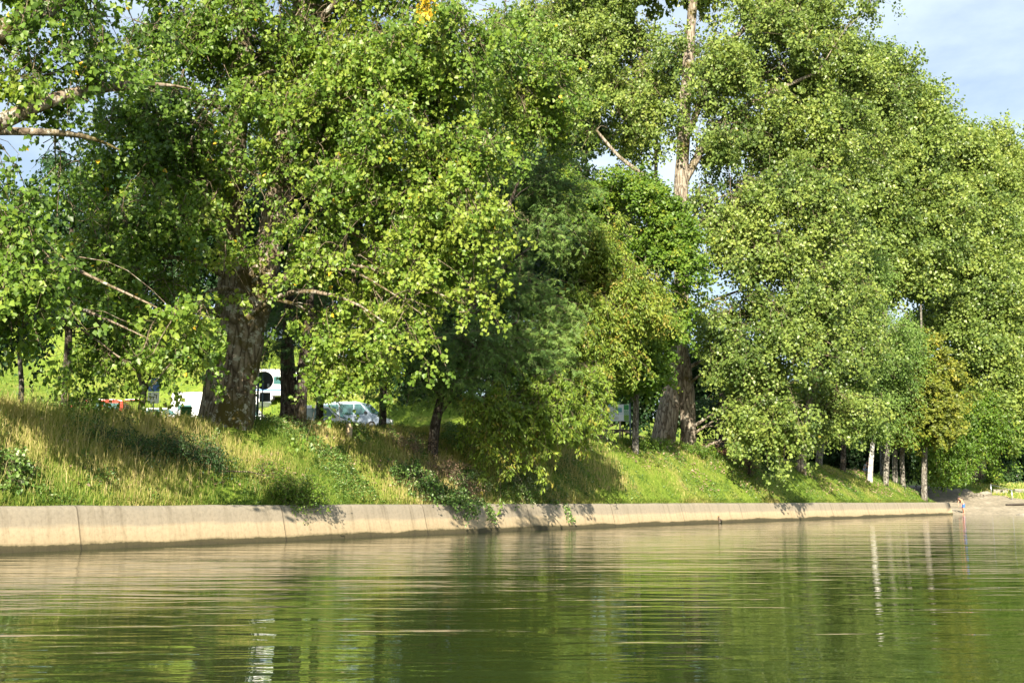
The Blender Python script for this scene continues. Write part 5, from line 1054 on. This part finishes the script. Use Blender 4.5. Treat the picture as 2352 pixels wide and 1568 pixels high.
# pale bag of the bather
# ------------------------------------------------------------------ ducks
def duck(label, px, d, rz, sc=1.):
    root = empty('duck', (0, 0, 0), label, 'duck', 'ducks by the wall')
    V = [(0, .17, .12, .03), (0, .08, .10, (.075, .065)), (0, -.04, .10, (.09, .075)), (0, -.14, .14, (.06, .055)), (0, -.17, .22, .035), (0, -.185, .29, (.04, .042)), (0, -.2, .315, .03)]
    o = skin_mesh('body', V, [(i, i + 1) for i in range(6)], M['beakduck'], root, 2)
    bm = bmesh.new(); cyl(bm, (0, -.21, .29), (0, -.29, .275), .017, .012, 8); bm_obj('bill', bm, M['bill'], o)
    Vb = [(0, -.12, .085, .05), (0, .05, .06, .06)]; skin_mesh('breast', Vb, [(0, 1)], M['duckpale'], o)
    root.scale = (sc,) * 3; x = X_at(px, d, 0); root.location = (x, d, 0.0); root.rotation_euler = (0, 0, rz)
duck('brown duck with raised head swimming beside the concrete wall', 1654, 63.5, rad(-30), 1.3)
duck('tiny dark duck swimming low, right of the raised-head duck', 1685, 65.5, rad(60), .6)
# ------------------------------------------------------------------ sky, sun, exposure
w = bpy.data.worlds.new('World'); bpy.context.scene.world = w; w.use_nodes = True; nt = w.node_tree; bg = nt.nodes['Background']
sky = N(nt, 'ShaderNodeTexSky', _sky_type='NISHITA', _sun_disc=False, _sun_elevation=rad(SUN_EL), _sun_rotation=rad(180 + SUN_AZ)); sky.air_density = 1.; sky.dust_density = 1.2; sky.ozone_density = 1.5
tc = N(nt, 'ShaderNodeTexCoord'); mp = N(nt, 'ShaderNodeMapping'); mp.inputs['Scale'].default_value = (1, 1, 2.2); nt.links.new(tc.outputs['Generated'], mp.inputs['Vector'])
nz = N(nt, 'ShaderNodeTexNoise', Scale=2.6, Detail=8, Roughness=.58, Distortion=.3); nt.links.new(mp.outputs[0], nz.inputs['Vector'])
cr = ramp(nt, [(.42, (.3, .3, .3)), (.66, (.9, .9, .9))]); nt.links.new(nz.outputs['Fac'], cr.inputs['Fac'])
mx = N(nt, 'ShaderNodeMix', _data_type='RGBA'); nt.links.new(cr.outputs['Color'], mx.inputs['Factor']); nt.links.new(sky.outputs['Color'], mx.inputs[6]); mx.inputs[7].default_value = (6.6, 7.6, 8.4, 1)
nt.links.new(mx.outputs[2], bg.inputs['Color']); bg.inputs['Strength'].default_value = .055
sl = bpy.data.lights.new('sun', 'SUN'); sl.energy = 4.9; sl.angle = rad(.55); sl.color = (1., .90, .74); so_ = bpy.data.objects.new('sun', sl); C.objects.link(so_)
so_.rotation_euler = Vector(-SUN).to_track_quat('-Z', 'Y').to_euler(); so_.location = (-20, -30, 40)
sc = bpy.context.scene; sc.view_settings.view_transform = 'Standard'; sc.view_settings.look = 'None'; sc.view_settings.exposure = 1.6; sc.view_settings.gamma = 1
sc.cycles.max_bounces = 6; sc.cycles.diffuse_bounces = 3; sc.cycles.glossy_bounces = 3; sc.cycles.transmission_bounces = 3; sc.cycles.use_denoising = True
sc.cycles.sample_clamp_indirect = 4
